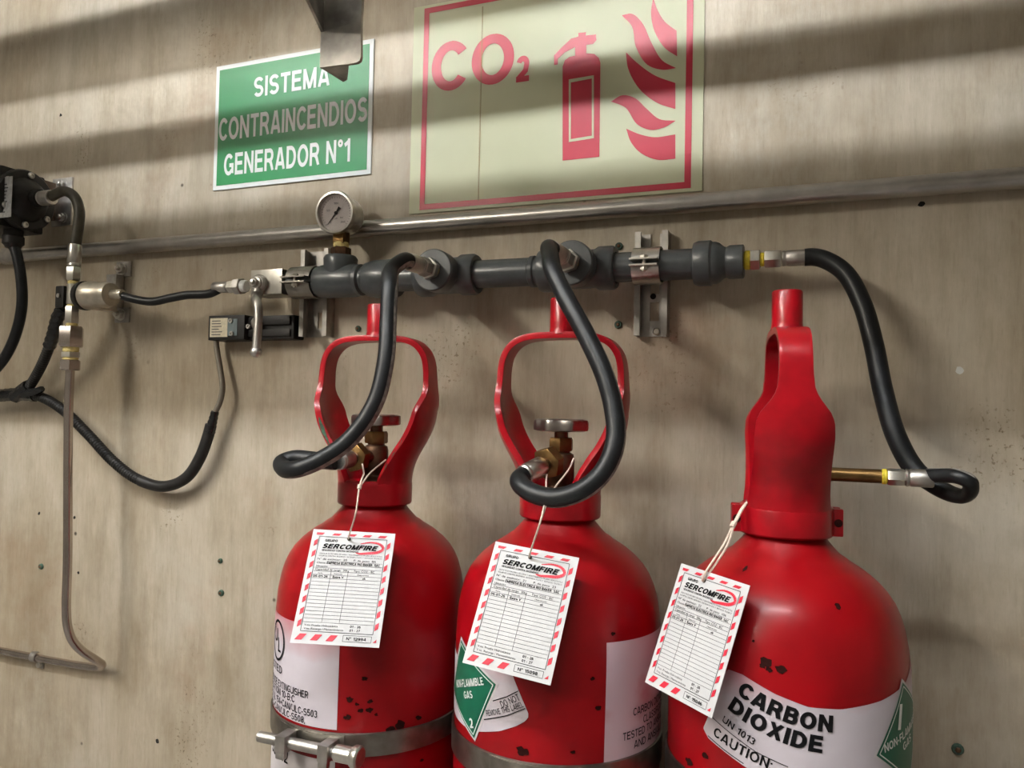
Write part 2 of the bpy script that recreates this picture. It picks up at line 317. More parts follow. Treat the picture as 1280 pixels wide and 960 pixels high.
# ------------------------------------------------------------------ the room
def struct(o): o['kind'] = 'structure'; return o
struct(MB().bx(-5, 4, 0, .12, 0, 3).build('wall_back', 'wall'))
struct(MB().bx(-5, 4, -5, 0, -.1, 0).build('floor', 'floor')); struct(MB().bx(-5, 4, -5, .12, 3, 3.1).build('ceiling', 'ceiling'))
for li, (lx, ly, lz, ll, ax, le, lc, lab) in enumerate(LAMPS):
    t = thing('fluorescent_lamp', 'twin tube ' + lab, 'ceiling lamp', (lx, ly, 3.0), 'ceiling lamps')
    ea = V((0, 1, 0)) if ax else V((1, 0, 0)); eb = V((1, 0, 0)) if ax else V((0, 1, 0)); c = V((lx, ly, lz)); AX = (ea, eb, V((0, 0, 1)))
    MB().box((lx, ly, (lz+.045+3)/2), (ll/2+.04, .06, (3-lz-.045)/2), AX).build('housing', 'lamp_body', t, bevel=.006)
    mat('tube%d' % li, lc, emit=le)
    for q in (-.022, .022):
        MB().cyl(c-ea*ll/2+eb*q, c+ea*ll/2+eb*q, .014, 12).build('tube', 'tube%d' % li, t)
        for e in (-1, 1): MB().box(c+ea*e*ll/2+eb*q+V((0, 0, .012)), (.012, .018, .032), AX).build('lamp_holder', 'lamp_body', t)
# unseen pipes and tray added above the frame to cast shadow bands on the wall
OVER = [('shadow_pipe', -.35, 2.315, .054, 'wide unseen pipe added overhead to cast a shadow band'), ('shadow_pipe', -.35, 2.158, .025, 'thin unseen pipe added overhead to cast a shadow band')]
for nm, y, z, r, lb in OVER:
    tag(MB().cyl((-4.5, y, z), (3.5, y, z), r, 24, .02).build(nm, 'duct'), lb, 'pipe', 'pipes added for their shadows')
t = thing('shadow_tray', 'unseen steel tray added in front of the pipes to shade the wall', 'shadow caster', (-.5, -.55, 2.02))  # added out of view to shade a wide zone of the wall
MB().bx(-4.5, 3.5, -.503, -.500, 2.02, 2.16).build('shadow_tray_side', 'duct', t); MB().bx(-4.5, 3.5, -.62, -.617, 2.02, 2.16).build('shadow_tray_side', 'duct', t)
for k in range(27): MB().bx(-4.4+.3*k, -4.37+.3*k, -.617, -.503, 2.03, 2.045).build('rung', 'duct', t)
for k in range(5): MB().bx(-4.4+1.95*k, -4.36+1.95*k, -.50, -.494, 2.03, 3.0).build('hanger', 'duct', t)
# ------------------------------------------------------------------ signs
def rect_frame(q, off=0.):   # q: TL, TR, BR, BL pixels on the wall -> origin at lower left, axes, size
    P = [W(x, y, off) for x, y in q]; o = P[3]; w = ((P[1]-P[0]).length+(P[2]-P[3]).length)/2; h = ((P[0]-P[3]).length+(P[1]-P[2]).length)/2
    ex = (P[2]-P[3]+P[1]-P[0]); ex.y = 0; ex.normalize(); ey = V((-ex.z, 0, ex.x)); c = sum(P, V())/4
    return c-ex*w/2-ey*h/2, ex, ey, w, h
NY = V((0, -1, 0))
def plane_fn(o, ex, ey, n, eps): return lambda x, y: o+ex*x+ey*y+n*eps
def rect(mb, fn, x0, y0, x1, y1): mb.add([fn(x0, y0), fn(x1, y0), fn(x1, y1), fn(x0, y1)], [(0, 1, 2, 3)])
def rbox(mb, o, ex, ey, n, x0, y0, x1, y1, t):
    mb.prism([(x0, y0), (x1, y0), (x1, y1), (x0, y1)], o, ex, ey, n, t)
# green sign
o, ex, ey, w, h = rect_frame([(270, 85), (466.5, 49.5), (466.5, 217.5), (270, 238.5)])
t = thing('wall_sign', 'green sign with white text SISTEMA CONTRAINCENDIOS GENERADOR N°1 above the gauge', 'sign', o)
m = MB(); rbox(m, o, ex, ey, NY, 0, 0, w, h, .003); m.build('backing', 'sign_white', t)
m = MB(); rbox(m, o+NY*.003, ex, ey, NY, .008, .008, w-.008, h-.008, .0005); m.build('green_panel', 'sign_green', t)
fn = plane_fn(o, ex, ey, NY, .0042)
for s, xc, y0, ww, hh in (('SISTEMA', .172, .165, .165, .037), ('CONTRAINCENDIOS', .172, .092, .322, .043), ('GENERADOR N°1', .163, .025, .275, .041)):
    m = MB(); put_text(m, s, fn, xc, y0, hh, ww, 'c', bold=.03); m.build('lettering', 'sign_white', t)
# CO2 sign
o, ex, ey, w, h = rect_frame([(515.6, 11), (880, -57), (880, 238), (515.6, 268.5)])
t = thing('wall_sign', 'cream CO2 sign with red extinguisher and flames above the pipe', 'sign', o)
m = MB(); rbox(m, o, ex, ey, NY, 0, 0, w, h, .003); m.build('sign_plate', 'sign_cream', t)
def sp(px, py):   # pixel on the sign -> sign coordinates
    d = W(px, py)-o; return d.dot(ex), d.dot(ey)
fn = plane_fn(o, ex, ey, NY, .0036)
m = MB(); x0, y0 = sp(525.6, 263.4); x1, _ = sp(864, 230.3); y1 = h-(y0*1.0); bw = .0095
for a in ((x0, y0, x1, y0+bw), (x0, y1-bw, x1, y1), (x0, y0+bw, x0+bw, y1-bw), (x1-bw, y0+bw, x1, y1-bw)): rect(m, fn, *a)
m.build('red_border', 'sign_red', t)
a = sp(540, 117); b = sp(645, 107)
m = MB(); put_text(m, 'CO', fn, a[0], a[1]-.001, .083, sp(643, 100)[0]-a[0], bold=.035); m.build('lettering', 'sign_red', t)
a = sp(646, 104.5); m = MB(); put_text(m, '2', fn, a[0], a[1], .042, .022, bold=.05); m.build('subscript', 'sign_red', t)
def poly(pts, name, mm='sign_red', eps=.0036, z=None):
    P = [sp(*p) for p in pts]; f2 = plane_fn(o, ex, ey, NY, eps); me = MB()
    # fan triangulation by bmesh
    me.add([f2(*p) for p in P], [tuple(range(len(P)))]); return me.build(name, mm, t)
def cz(pts): return [(500+x/3.2, y/3.2) for x, y in pts]
def smooth2(pts, per=6):
    return [(p.x, p.y) for p in spline([V((x, y, 0)) for x, y in pts], per)]
poly(cz([(653, 645), (653, 270), (662, 245), (680, 232), (703, 226), (703, 192), (662, 214), (634, 240), (634, 262), (619, 264), (619, 226), (650, 193), (688, 158), (716, 150), (716, 136), (746, 133), (746, 146), (786, 142), (788, 165), (775, 180), (748, 184), (748, 217), (780, 220), (798, 236), (804, 255), (800, 630)]), 'extinguisher_symbol')
m = MB(); f2 = plane_fn(o, ex, ey, NY, .0040)
q0 = [sp(*p) for p in cz([(678, 572), (778, 556), (778, 305), (678, 322)])]; q1 = [sp(*p) for p in cz([(686, 560), (770, 546), (770, 318), (686, 334)])]
for k in range(4): m.add([f2(*q0[k]), f2(*q0[(k+1) % 4]), f2(*q1[(k+1) % 4]), f2(*q1[k])], [(0, 1, 2, 3)])
m.build('symbol_outline', 'sign_cream', t)
poly(cz(smooth2([(1016, 0), (1030, 40), (1060, 90), (1108, 128)]) + smooth2([(1110, 230), (1060, 195), (1020, 130), (1006, 60), (1012, 5)])), 'flame_symbol')
poly(cz(smooth2([(890, 65), (930, 60), (970, 95), (1010, 180), (1050, 245), (1105, 276)]) + smooth2([(1104, 277), (1050, 283), (990, 262), (945, 190), (930, 110), (892, 68)])), 'flame_symbol')
poly(cz(smooth2([(906, 213), (950, 255), (1020, 305), (1103, 336)]) + smooth2([(1103, 440), (1030, 415), (960, 360), (915, 280), (906, 216)])), 'flame_symbol')
poly(cz(smooth2([(846, 410), (890, 385), (940, 395), (990, 440), (1040, 480), (1104, 486)]) + smooth2([(1102, 488), (1060, 512), (1005, 523), (950, 500), (905, 435), (850, 411)])), 'flame_symbol')
poly(cz(smooth2([(907, 518), (960, 540), (1020, 552), (1103, 541)]) + smooth2([(1103, 638), (1030, 642), (965, 615), (925, 570), (908, 522)])), 'flame_symbol')
m = MB(); f2 = plane_fn(o, ex, ey, NY, .0042); xa = sp(602.5, 120)[0]; rect(m, f2, xa-.0004, 0.012, xa+.0004, h-.02); rect(m, f2, xa-.0016, 0.012, xa-.0012, h-.02); m.build('crease', 'brass', t)

# ------------------------------------------------------------------ long conduit along the wall
zc = 1.7410
t = thing('conduit_pipe', 'long horizontal steel conduit running along the wall under the signs', 'pipe', (-1.3, -.02, zc))
MB().cyl((-1.262, -.020, zc-.004), (3.2, -.020, zc), .0135, 20, .02).build('pipe', 'conduit_steel', t)
MB().cyl((-3.4, -.020, zc-.006), (-1.262, -.020, zc-.004), .0135, 20, .02).build('pipe', 'conduit_steel', t)
MB().cyl((-1.285, -.020, zc-.004), (-1.235, -.020, zc-.004), .0175, 20).build('coupling', 'galv', t)

# ------------------------------------------------------------------ manifold
ZM, YM = 1.643, -.06
def MX(px): return W(px, 345, .06).x
X1 = V((1, 0, 0))
t = thing('manifold_pipe', 'grey painted manifold pipe with tees feeding the three hoses', 'pipe', (MX(400), YM, ZM))
MO = V((0, YM, ZM))
def mlathe(name, prof, mm='grey_paint', n=36, par=None, ang=35): return MB().lathe(prof, MO, X1, n).build(name, mm, par or t, ang=ang)
def mcyl(name, a, b, r, mm='grey_paint', n=32, par=None): return MB().cyl(MO+X1*a, MO+X1*b, r, n, .05).build(name, mm, par or t)
RP = .0212
mcyl('pipe', -.49, -.40, .022)
def xyring(r0, r1, a, b): return [(r0, a), (r1, a+.003), (r1, b-.003), (r0, b)]
# small tee under the gauge
gx = MX(424)+.002
mlathe('tee', [(.020, gx-.042), (.0255, gx-.040), (.0275, gx-.030), (.0275, gx-.004), (.0275, gx+.03), (.0255, gx+.036), (.022, gx+.038)])
MB().lathe([(.024, 0), (.027, .022), (.028, .036), (.025, .041), (.019, .041)], (gx, YM, ZM), (0, 0, 1), 28).build('tee_branch', 'grey_paint', t)
mcyl('pipe', gx+.03, MX(470), .0215)
mlathe('pipe_ring', xyring(.0215, .0255, MX(446), MX(455)))
mlathe('coupling', [(.0225, MX(458)), (.0275, MX(461)), (.0305, MX(470)), (.031, MX(494)), (.029, MX(497)), (.0215, MX(499))])
T1 = -.226; T2 = -.012
mcyl('pipe', MX(490), T1-.04, .0215)
for tx, l0, l1 in ((T1, .050, .050), (T2, .062, .052)):
    mlathe('tee', [(.0215, tx-l0), (.030, tx-l0+.001), (.0315, tx-l0+.005), (.0315, tx-l0+.022), (.028, tx-l0+.028), (.028, tx+l1-.030), (.0315, tx+l1-.024), (.0315, tx+l1-.004), (.029, tx+l1), (.0225, tx+l1), (.0215, tx+l1-.003)])
    MB().lathe([(.027, 0), (.027, .024), (.0315, .030), (.0318, .052), (.030, .0545), (.012, .0545)], (tx, YM, ZM), NY, 36).build('tee_branch', 'grey_paint', t)
mcyl('pipe', T1+.04, T2-.05, RP); mcyl('weld_ring', MX(663), MX(671), .0235)
mcyl('pipe', T2+.045, MX(868), RP)
xa = MX(866)
mlathe('coupling', [(.0215, xa), (.0285, xa+.002), (.031, xa+.008), (.031, xa+.024), (.0285, xa+.027), (.0285, xa+.031), (.0265, xa+.036), (.0215, MX(905)), (.0205, MX(908)), (.0228, MX(912)), (.0228, MX(929)), (.021, MX(930)), (.012, MX(930))])
# gauge
gz = W(410, 267, .075)
t = thing('pressure_gauge', 'round steel pressure gauge with white dial on the grey manifold', 'gauge', (gx, YM, ZM+.04))
MB().lathe([(.016, .041), (.0165, .043), (.0165, .054), (.013, .056)], (gx, YM, ZM), (0, 0, 1), 6).build('bushing', 'bronze_dark', t)
MB().lathe([(.0125, .054), (.0128, .062), (.0110, .064)], (gx, YM, ZM), (0, 0, 1), 20).build('thread_tape', 'tape_pale', t)
MB().bx(gx-.010, gx+.010, YM-.010, YM+.010, ZM+.06, gz.z-.025).build('stem', 'brass', t, bevel=.002)
gd = V((.10, -1, -.07)).normalized(); gc = V((gx, YM, gz.z))
gs = MB().lathe([(.028, -.022), (.031, -.018), (.031, .014), (.033, .016), (.0348, .018), (.0348, .024), (.0335, .0265), (.0305, .0268), (.0300, .0225), (.0302, .018), (.028, .0178)], gc, gd, 40).build('case', 'steel', t)
ga, gb_ = frame(gd); ga, gb_ = -ga, gb_
if ga.x < 0: ga = -ga
if gb_.z < 0: gb_ = -gb_
dl = MB().lathe([(.0298, .0182), (.0298, .0190), (0, .0190)], gc, gd, 36).build('dial', 'dial', t)
gf = plane_fn(gc, ga, gb_, gd, .0195); m = MB()
for k in range(28):
    an = math.radians(225-270*k/27); l = .0035 if k % 3 == 0 else .002
    c, s = math.cos(an), math.sin(an); wv = .0003
    m.add([gf(c*.024-s*wv, s*.024+c*wv), gf(c*.024+s*wv, s*.024-c*wv), gf(c*(.024+l)+s*wv, s*(.024+l)-c*wv), gf(c*(.024+l)-s*wv, s*(.024+l)+c*wv)], [(0, 1, 2, 3)])
for s, x, y in (('1000', 0, .014), ('500', -.014, .003), ('0', -.010, -.0165), ('psi', .0, -.010), ('bar', .010, -.009), ('2000', .012, -.0165)): put_text(m, s, gf, x, y, .0032, align='c')
m.build('dial_marks', 'ink_soft', dl)
m = MB(); an = math.radians(231)
d2 = V((math.cos(an), math.sin(an))); p2 = V((-d2.y, d2.x)); gf = plane_fn(gc, ga, gb_, gd, .0202)
m.add([gf(*(p2*.0012)), gf(*(-p2*.0012)), gf(*(d2*.024-p2*.0003)), gf(*(d2*.024+p2*.0003))], [(0, 1, 2, 3)])
m.add([gf(*(p2*.0012)), gf(*(-p2*.0012)), gf(*(-d2*.011-p2*.0028)), gf(*(-d2*.011+p2*.0028))], [(0, 1, 2, 3)])
m.lathe([(.0028, .0195), (.0028, .0212), (0, .0214)], gc, gd, 16); m.build('needle', 'ink', t)
MB().lathe([(.0302, .0240), (.0302, .0248), (0, .0249)], gc, gd, 36).build('lens', 'glass', t)

# struts
def strut(px0, px1, py0, py1, lab, slots):
    a, b = W(px0, (py0+py1)/2, .012).x, W(px1, (py0+py1)/2, .012).x; z1 = W((px0+px1)/2, py0, .012).z; z0 = W((px0+px1)/2, py1, .012).z
    t = thing('strut_channel', lab, 'bracket', ((a+b)/2, 0, z0), 'strut channels holding the manifold'); th = .0028; D = .024; m = MB()
    sw = .0068; c = (a+b)/2+.002; zs = [z0]+[v for s in slots for v in s]+[z1]
    m.bx(a, c-sw, -th, 0, z0, z1); m.bx(c+sw, b, -th, 0, z0, z1)
    for i in range(0, len(zs), 2):
        if zs[i+1]-zs[i] > .001: m.bx(c-sw, c+sw, -th, 0, zs[i], zs[i+1])
    m.build('slotted_web', 'galv', t)
    for s, x in ((1, a), (-1, b)):
        m = MB(); m.bx(x, x+s*th, -D, -th, z0, z1); m.bx(x+s*th, x+s*.0085, -D, -D+th, z0, z1); m.bx(x+s*(.0085-th), x+s*.0085, -D+th, -D+.007, z0, z1); m.build('flange', 'galv', t)
    return t, a, b, z0, z1
ts, sa, sb, s0, s1 = strut(795, 836, 291, 420, 'slotted steel strut channel under the manifold beside its right end', [(1.572, 1.600), (1.612, 1.640), (1.679, 1.76)])
cz_ = W(820, 414, .01)
MB().lathe([(.005, 0), (.0055, .003), (.004, .005)], (cz_.x, -.0028, cz_.z), NY, 12).build('screw', 'zinc', ts)
MB().lathe([(.004, 0), (.0045, .001), (0, .0011)], (W(817, 371, 0).x, -.0028, W(817, 371).z), NY, 12).build('rivet', 'hole', ts)
tl, la, lb, l0, l1 = strut(380, 414, 313, 421, 'slotted steel strut channel under the manifold below the gauge', [(1.572, 1.600)])
cz_ = W(404, 417, .01); MB().lathe([(.005, 0), (.0055, .003), (.004, .005)], (cz_.x, -.0028, cz_.z), NY, 12).build('screw', 'zinc', tl)
def pipe_clamp(x0, x1, r, lab, cm='steel'):
    t = thing('pipe_clamp', lab, 'clamp', ((x0+x1)/2, 0, ZM), 'clamps holding the manifold')
    for nm, a0, a1 in (('upper_half', 12, 178), ('lower_half', 182, 348)):
        g = []
        for k in range(22):
            an = math.radians(a0+(a1-a0)*k/21) - math.pi/2*0 ; an2 = an+math.pi*0
            c, s = math.cos(an+math.pi), math.sin(an)   # start at front (-y)
            y, z = YM + (r+.0026)*math.cos(an)*-1, ZM+(r+.0026)*math.sin(an)
            g.append([V((x0, y, z)), V((x1, y, z))])
        m = MB(); m.shell(g, .0024)
        s = 1 if nm == 'upper_half' else -1
        m.bx(x0, x1, YM-r-.017, YM-r+.001, ZM+s*.0042-.0012, ZM+s*.0042+.0012)
        m.build(nm, cm, t)
    xc = (x0+x1)/2
    b = MB(); b.cyl((xc, YM-r-.009, ZM-.013), (xc, YM-r-.009, ZM+.010), .0028, 12); hexn(b, (xc, YM-r-.009, ZM-.011), (xc, YM-r-.009, ZM-.0056), .0055); hexn(b, (xc, YM-r-.009, ZM+.0056), (xc, YM-r-.009, ZM+.0095), .006)
    b.build('bolt', 'zinc', t)
pipe_clamp(MX(793), MX(827), RP, 'steel pipe clamp around the manifold beside its right end')
pipe_clamp(MX(366)+.004, MX(394)+.006, .022, 'steel pipe clamp around the manifold beside the ball valve', 'strap_steel')

# ball valve at the manifold's left end
x0, x1 = W(310, 358, .09).x, W(349, 358, .09).x
t = thing('ball_valve', 'square steel ball valve with downturned lever beside the limit switch', 'valve', ((x0+x1)/2, YM, ZM))
MB().bx(x0, x1, YM-.024, YM+.022, ZM-.021, ZM+.021).build('body', 'zinc', t, bevel=.0015)
MB().cyl((x1-.002, YM, ZM), (-.485, YM, ZM), .017, 24).build('nipple', 'grey_paint', t)
hx, hz = W(323, 354, .09).x, W(323, 354, .09).z
MB().lathe([(.014, .023), (.015, .026), (.015, .031), (.012, .034), (.0105, .034), (.010, .037), (.008, .038)], (hx, YM, hz), NY, 24).build('stem_collar', 'galv', t)
b = MB(); hexn(b, (hx, YM-.036, hz), (hx, YM-.044, hz), .0075); b.lathe([(.0042, .043), (.0042, .049), (0, .050)], (hx, YM, hz), NY, 12); b.build('stem_nut', 'steel', t)
pb = W(320, 440, .125); pe = W(323, 395, .12); pm_ = W(322, 380, .115); p1 = V((hx, YM-.029, hz-.008)); p2 = V((hx, YM-.032, hz-.020))
lv = spline([p1, p2, (p2+pm_)/2+V((0, -.004, 0)), pm_, pe, pb], 6); n_ = len(lv)
b = MB(); b.tube(lv, lambda i: .0088 if i < 8 else .0080-.0012*(i/n_), 16); lo = b.build('lever', 'galv', t)
MB().lathe([(0, -.0095), (.0048, -.0082), (.0082, -.0048), (.0095, 0), (.0082, .0048), (.0048, .0082), (0, .0095)], pb, (0, 0, 1), 18).build('ball_knob', 'galv', lo)

# ------------------------------------------------------------------ hoses
def hose(lab, pts, r, ends, group='black rubber hoses from the manifold', mm='rubber', stripe=None, nm='hose', per=14):
    P = spline(pts, per); t = thing(nm, lab, 'hose', P[0], group)
    ho = MB().tube(P, r if not callable(r) else (lambda i: r(i/(len(P)-1))), 18).build('rubber_tube', mm, t)
    if stripe is not None:      # printed lay line: a ribbon on the tube
        m = MB(); n = len(P); T = [(P[min(i+1, n-1)]-P[max(i-1, 0)]).normalized() for i in range(n)]; rows = []
        for i in range(n):
            d = stripe(i/(n-1)); d = (d-T[i]*d.dot(T[i])).normalized(); e = T[i].cross(d)
            rows.append([P[i]+(d*math.cos(a)+e*math.sin(a))*((r if not callable(r) else r(i/(n-1)))+.0004) for a in (-.42, -.2, 0, .2, .42)])
        for i in range(n-1):
            m.add(rows[i]+rows[i+1], [(k, k+1, k+6, k+5) for k in range(4)])
        m.build('print_stripe', 'hose_print', ho)
    for nm_, p0, p1, rr, kind, em in ends:
        b = MB()
        if kind == 'hex': hexn(b, p0, p1, rr)
        elif kind == 'ferrule':
            p0, p1 = V(p0), V(p1); L = (p1-p0).length; b.lathe([(rr*.86, 0), (rr*.98, L*.04), (rr*.98, L*.12), (rr*.9, L*.16), (rr, L*.22), (rr, L*.95), (rr*.92, L)], p0, p1-p0, 22)
        else: b.cyl(p0, p1, rr, 20)
        b.build(nm_, em, t)
    return t
# hose to the left cylinder, from the first tee
def branch(tx): return V((tx, YM-.0545, ZM))
def tee_ends(tx, dirv):
    b0 = branch(tx); d = dirv.normalized()
    return [('thread_tape', b0-d*.002, b0+d*.004, .0125, 'cyl', 'tape_pale'), ('hex_adapter', b0+d*.003, b0+d*.013, .0165, 'hex', 'zinc'), ('swivel_nut', b0+d*.013, b0+d*.031, .0140, 'hex', 'galv'), ('ferrule', b0+d*.031, b0+d*.060, .0128, 'ferrule', 'galv')]
d1 = V((-.10, -1, .02)); e1 = branch(T1)+d1.normalized()*.058
o1 = V((-.2729, -.18, 1.3+.062))         # left cylinder's valve outlet level
HR = .0112
v1a, v1b = W(447, 571, .215), W(420, 577, .262)
P1 = [e1, e1+d1*.012, W(489, 338, .208), W(487, 358, .226), W(485, 400, .238), W(482, 450, .252), W(468, 505, .266), W(435, 551, .282), W(400, 575, .298), W(372, 586, .306), W(356, 586, .296), W(353, 578, .278), W(368, 573, .268), W(395, 575, .264), v1b]
vd = (v1b-v1a).normalized()
hose('black hose from the first tee looping down to the left cylinder', P1, HR, tee_ends(T1, d1)+[('ferrule', v1b-vd*.004, v1b-vd*.030, .0125, 'ferrule', 'galv')], stripe=lambda s: (RT*.8-UP*.6-FW*.45) if s < .62 else -UP-FW*.3)
d2 = V((-.12, -1, .10)); e2 = branch(T2)+d2.normalized()*.058
v2a, v2b = W(688, 577, .215), W(657, 593, .262); vd2 = (v2b-v2a).normalized()
P2 = [e2, e2+d2*.012, W(688, 320, .205), W(690, 335, .220), W(706, 370, .232), W(733, 420, .246), W(755, 468, .258), W(767, 512, .268), W(769, 552, .278), W(755, 588, .288), W(730, 611, .296), W(697, 622, .298), W(668, 617, .294), W(652, 607, .286), W(649, 599, .274), v2b]
hose('black hose from the second tee looping under the middle cylinder valve', P2, HR, tee_ends(T2, d2)+[('ferrule', v2b+vd2*.004, v2b-vd2*.032, .0128, 'ferrule', 'steel')], stripe=lambda s: (RT*.6-UP*.8-FW*.45))
xe = MX(930); MOz = MO+V((0, 0, .0015))
c3e = [('yellow_thread_tape', MOz+X1*xe, MOz+X1*(xe+.008), .0130, 'cyl', 'tape_yellow'), ('hex_adapter', MOz+X1*(xe+.008), MOz+X1*(xe+.0205), .0145, 'hex', 'zinc'), ('thread_tape', MOz+X1*(xe+.020), MOz+X1*(xe+.026), .0092, 'cyl', 'tape_yellow'), ('swivel_nut', MOz+X1*(xe+.026), MOz+X1*(xe+.047), .0125, 'hex', 'zinc'), ('ferrule', MOz+X1*(xe+.048), MOz+X1*(xe+.080), .0105, 'ferrule', 'galv')]
q3 = W(1112, 596, .18); q4 = W(1166, 595, .18); qd = X1
yv = .18
p0 = MOz+X1*(xe+.076)
P3 = [p0, p0+X1*.010, W(1032, 325, .062), W(1056, 341, .068), W(1077, 378, .080), W(1092, 430, .096), W(1104, 490, .112), W(1120, 545, .128), W(1142, 585, .138), W(1166, 605, .150), W(1188, 617, .164), W(1204, 620, .180), W(1213, 613, .196), W(1211, 602, .206), W(1198, 596, .204), W(1180, 594.5, .192), q4-X1*.004]
z3 = q3.z
def A3(px): return V((W(px, 596, yv).x, -yv, z3))
c3e += [('swivel_nut', A3(1109), A3(1131), .0095, 'hex', 'zinc'), ('ferrule', A3(1131), A3(1167), .0098, 'ferrule', 'galv'), ('yellow_thread_tape', A3(1102), A3(1109), .0085, 'cyl', 'tape_yellow')]
hose('black hose from the manifold right end looping into the right cylinder', P3, lambda q: .0115-.0037*max(0, min(1, (q-.5)/.2)), c3e, stripe=lambda s: (UP*.9-FW*.4+RT*.2) if s > .72 else (FW+RT*.3))

# ------------------------------------------------------------------ gas cylinders
RB = .13; SP = .2729; ZN = 1.3; YC = -.18
PROF = [(0.02, .030), (0, .044), (-.005, .0475), (-.012, .0535), (-.019, .0600), (-.0215, .0645), (-.026, .0705), (-.035, .0850), (-.045, .0975), (-.055, .1070), (-.066, .1145), (-.079, .1203), (-.094, .1245), (-.112, .1277), (-.132, .1293), (-.155, .13), (-1.285, .13), (-1.297, .124), (-1.3, .115)]
def rad(z):
    for (z0, r0), (z1, r1) in zip(PROF, PROF[1:]):
        if z <= z0 and z >= z1: return r0+(r1-r0)*(z0-z)/(z0-z1)
    return RB
def CXI(i): return (-SP-.0015, 0, SP)[i]
def cpt(i, u, z, eps=.0006):
    th = u/RB; r = rad(z)+eps; return V((CXI(i) + r*math.sin(th), YC-r*math.cos(th), ZN+z))
def uz(i, x, y):
    d = ray(x, y); t = .5
    while t < 1.35:
        P = CAM+d*t; z = P.z-ZN; dx = P.x-CXI(i); dy = P.y-YC
        if z < 0 and math.hypot(dx, dy) < rad(z): return math.atan2(dx, -dy)*RB, z
        t += .0005
    return None
def strip(mb, i, A, B, n=40, m=8, eps=.0006):     # decal between the polylines A (top) and B (bottom), in (u, z)
    def rs(L):
        p = [V((a, b, 0)) for a, b in L]; d = [0]
        for a, b in zip(p, p[1:]): d.append(d[-1]+(b-a).length)
        out = []
        for k in range(n+1):
            s = d[-1]*k/n; j = 0
            while j < len(d)-2 and d[j+1] < s: j += 1
            out.append(p[j].lerp(p[j+1], (s-d[j])/max(1e-9, d[j+1]-d[j])))
        return out
    a, b = rs(A), rs(B); P = []
    for k in range(n+1):
        for j in range(m+1):
            q = a[k].lerp(b[k], j/m); P.append(cpt(i, q.x, q.y, eps))
    mb.add(P, [(k*(m+1)+j, k*(m+1)+j+1, (k+1)*(m+1)+j+1, (k+1)*(m+1)+j) for k in range(n) for j in range(m)])
def ctext(mb, i, s, S, E, h, sag=0., bold=0., eps=.0013):
    S, E = V((*S, 0)), V((*E, 0)); ch = E-S; L = ch.length; ex = ch/L; ey = V((-ex.y, ex.x, 0))
    def fn(x, y):
        q = x/L; sl = sag*4*(1-2*q)/L; n = (ey-ex*sl).normalized()
        p = S+ex*x+ey*(sag*4*q*(1-q))+n*y; return cpt(i, p.x, p.y, eps)
    put_text(mb, s, fn, 0, 0, h, L, bold=bold)
def cline(mb, i, pts, w=.0006, eps=.0013):
    for a, b in zip(pts, pts[1:]):
        a, b = V((*a, 0)), V((*b, 0)); n = V((-(b-a).y, (b-a).x, 0)).normalized()*w
        k = max(1, int((b-a).length/.008))
        for j in range(k):
            p, q = a.lerp(b, j/k), a.lerp(b, (j+1)/k); mb.add([cpt(i, *(p-n).xy, eps), cpt(i, *(q-n).xy, eps), cpt(i, *(q+n).xy, eps), cpt(i, *(p+n).xy, eps)], [(0, 1, 2, 3)])
GOUT = [(.016, .0505), (.030, .0515), (.045, .0530), (.060, .0575), (.075, .0650), (.090, .0735), (.105, .0805), (.118, .0842), (.135, .0858), (.155, .0858), (.175, .0845), (.195, .0828), (.210, .0790), (.222, .0715), (.230, .0620), (.235, .050), (.2378, .034), (.2385, .016), (.2387, 0)]
def lerp_tab(tab, z):
    if z <= tab[0][0]: return tab[0][1]
    for (a, b), (c, d) in zip(tab, tab[1:]):
        if z <= c: return b+(d-b)*(z-a)/(c-a)
    return tab[-1][1]
BT = [(.016, .046), (.036, .0455), (.05, .0435), (.07, .0420), (.09, .0412), (.115, .0415), (.129, .0405), (.136, .0385), (.143, .0350), (.151, .0285), (.159, .0225), (.168, .0192), (.185, .0174), (.21, .0170), (.24, .0178)]
KT = [(.016, 13), (.06, 11), (.10, 8.5), (.13, 6), (.16, 2.), (.2, 0)]
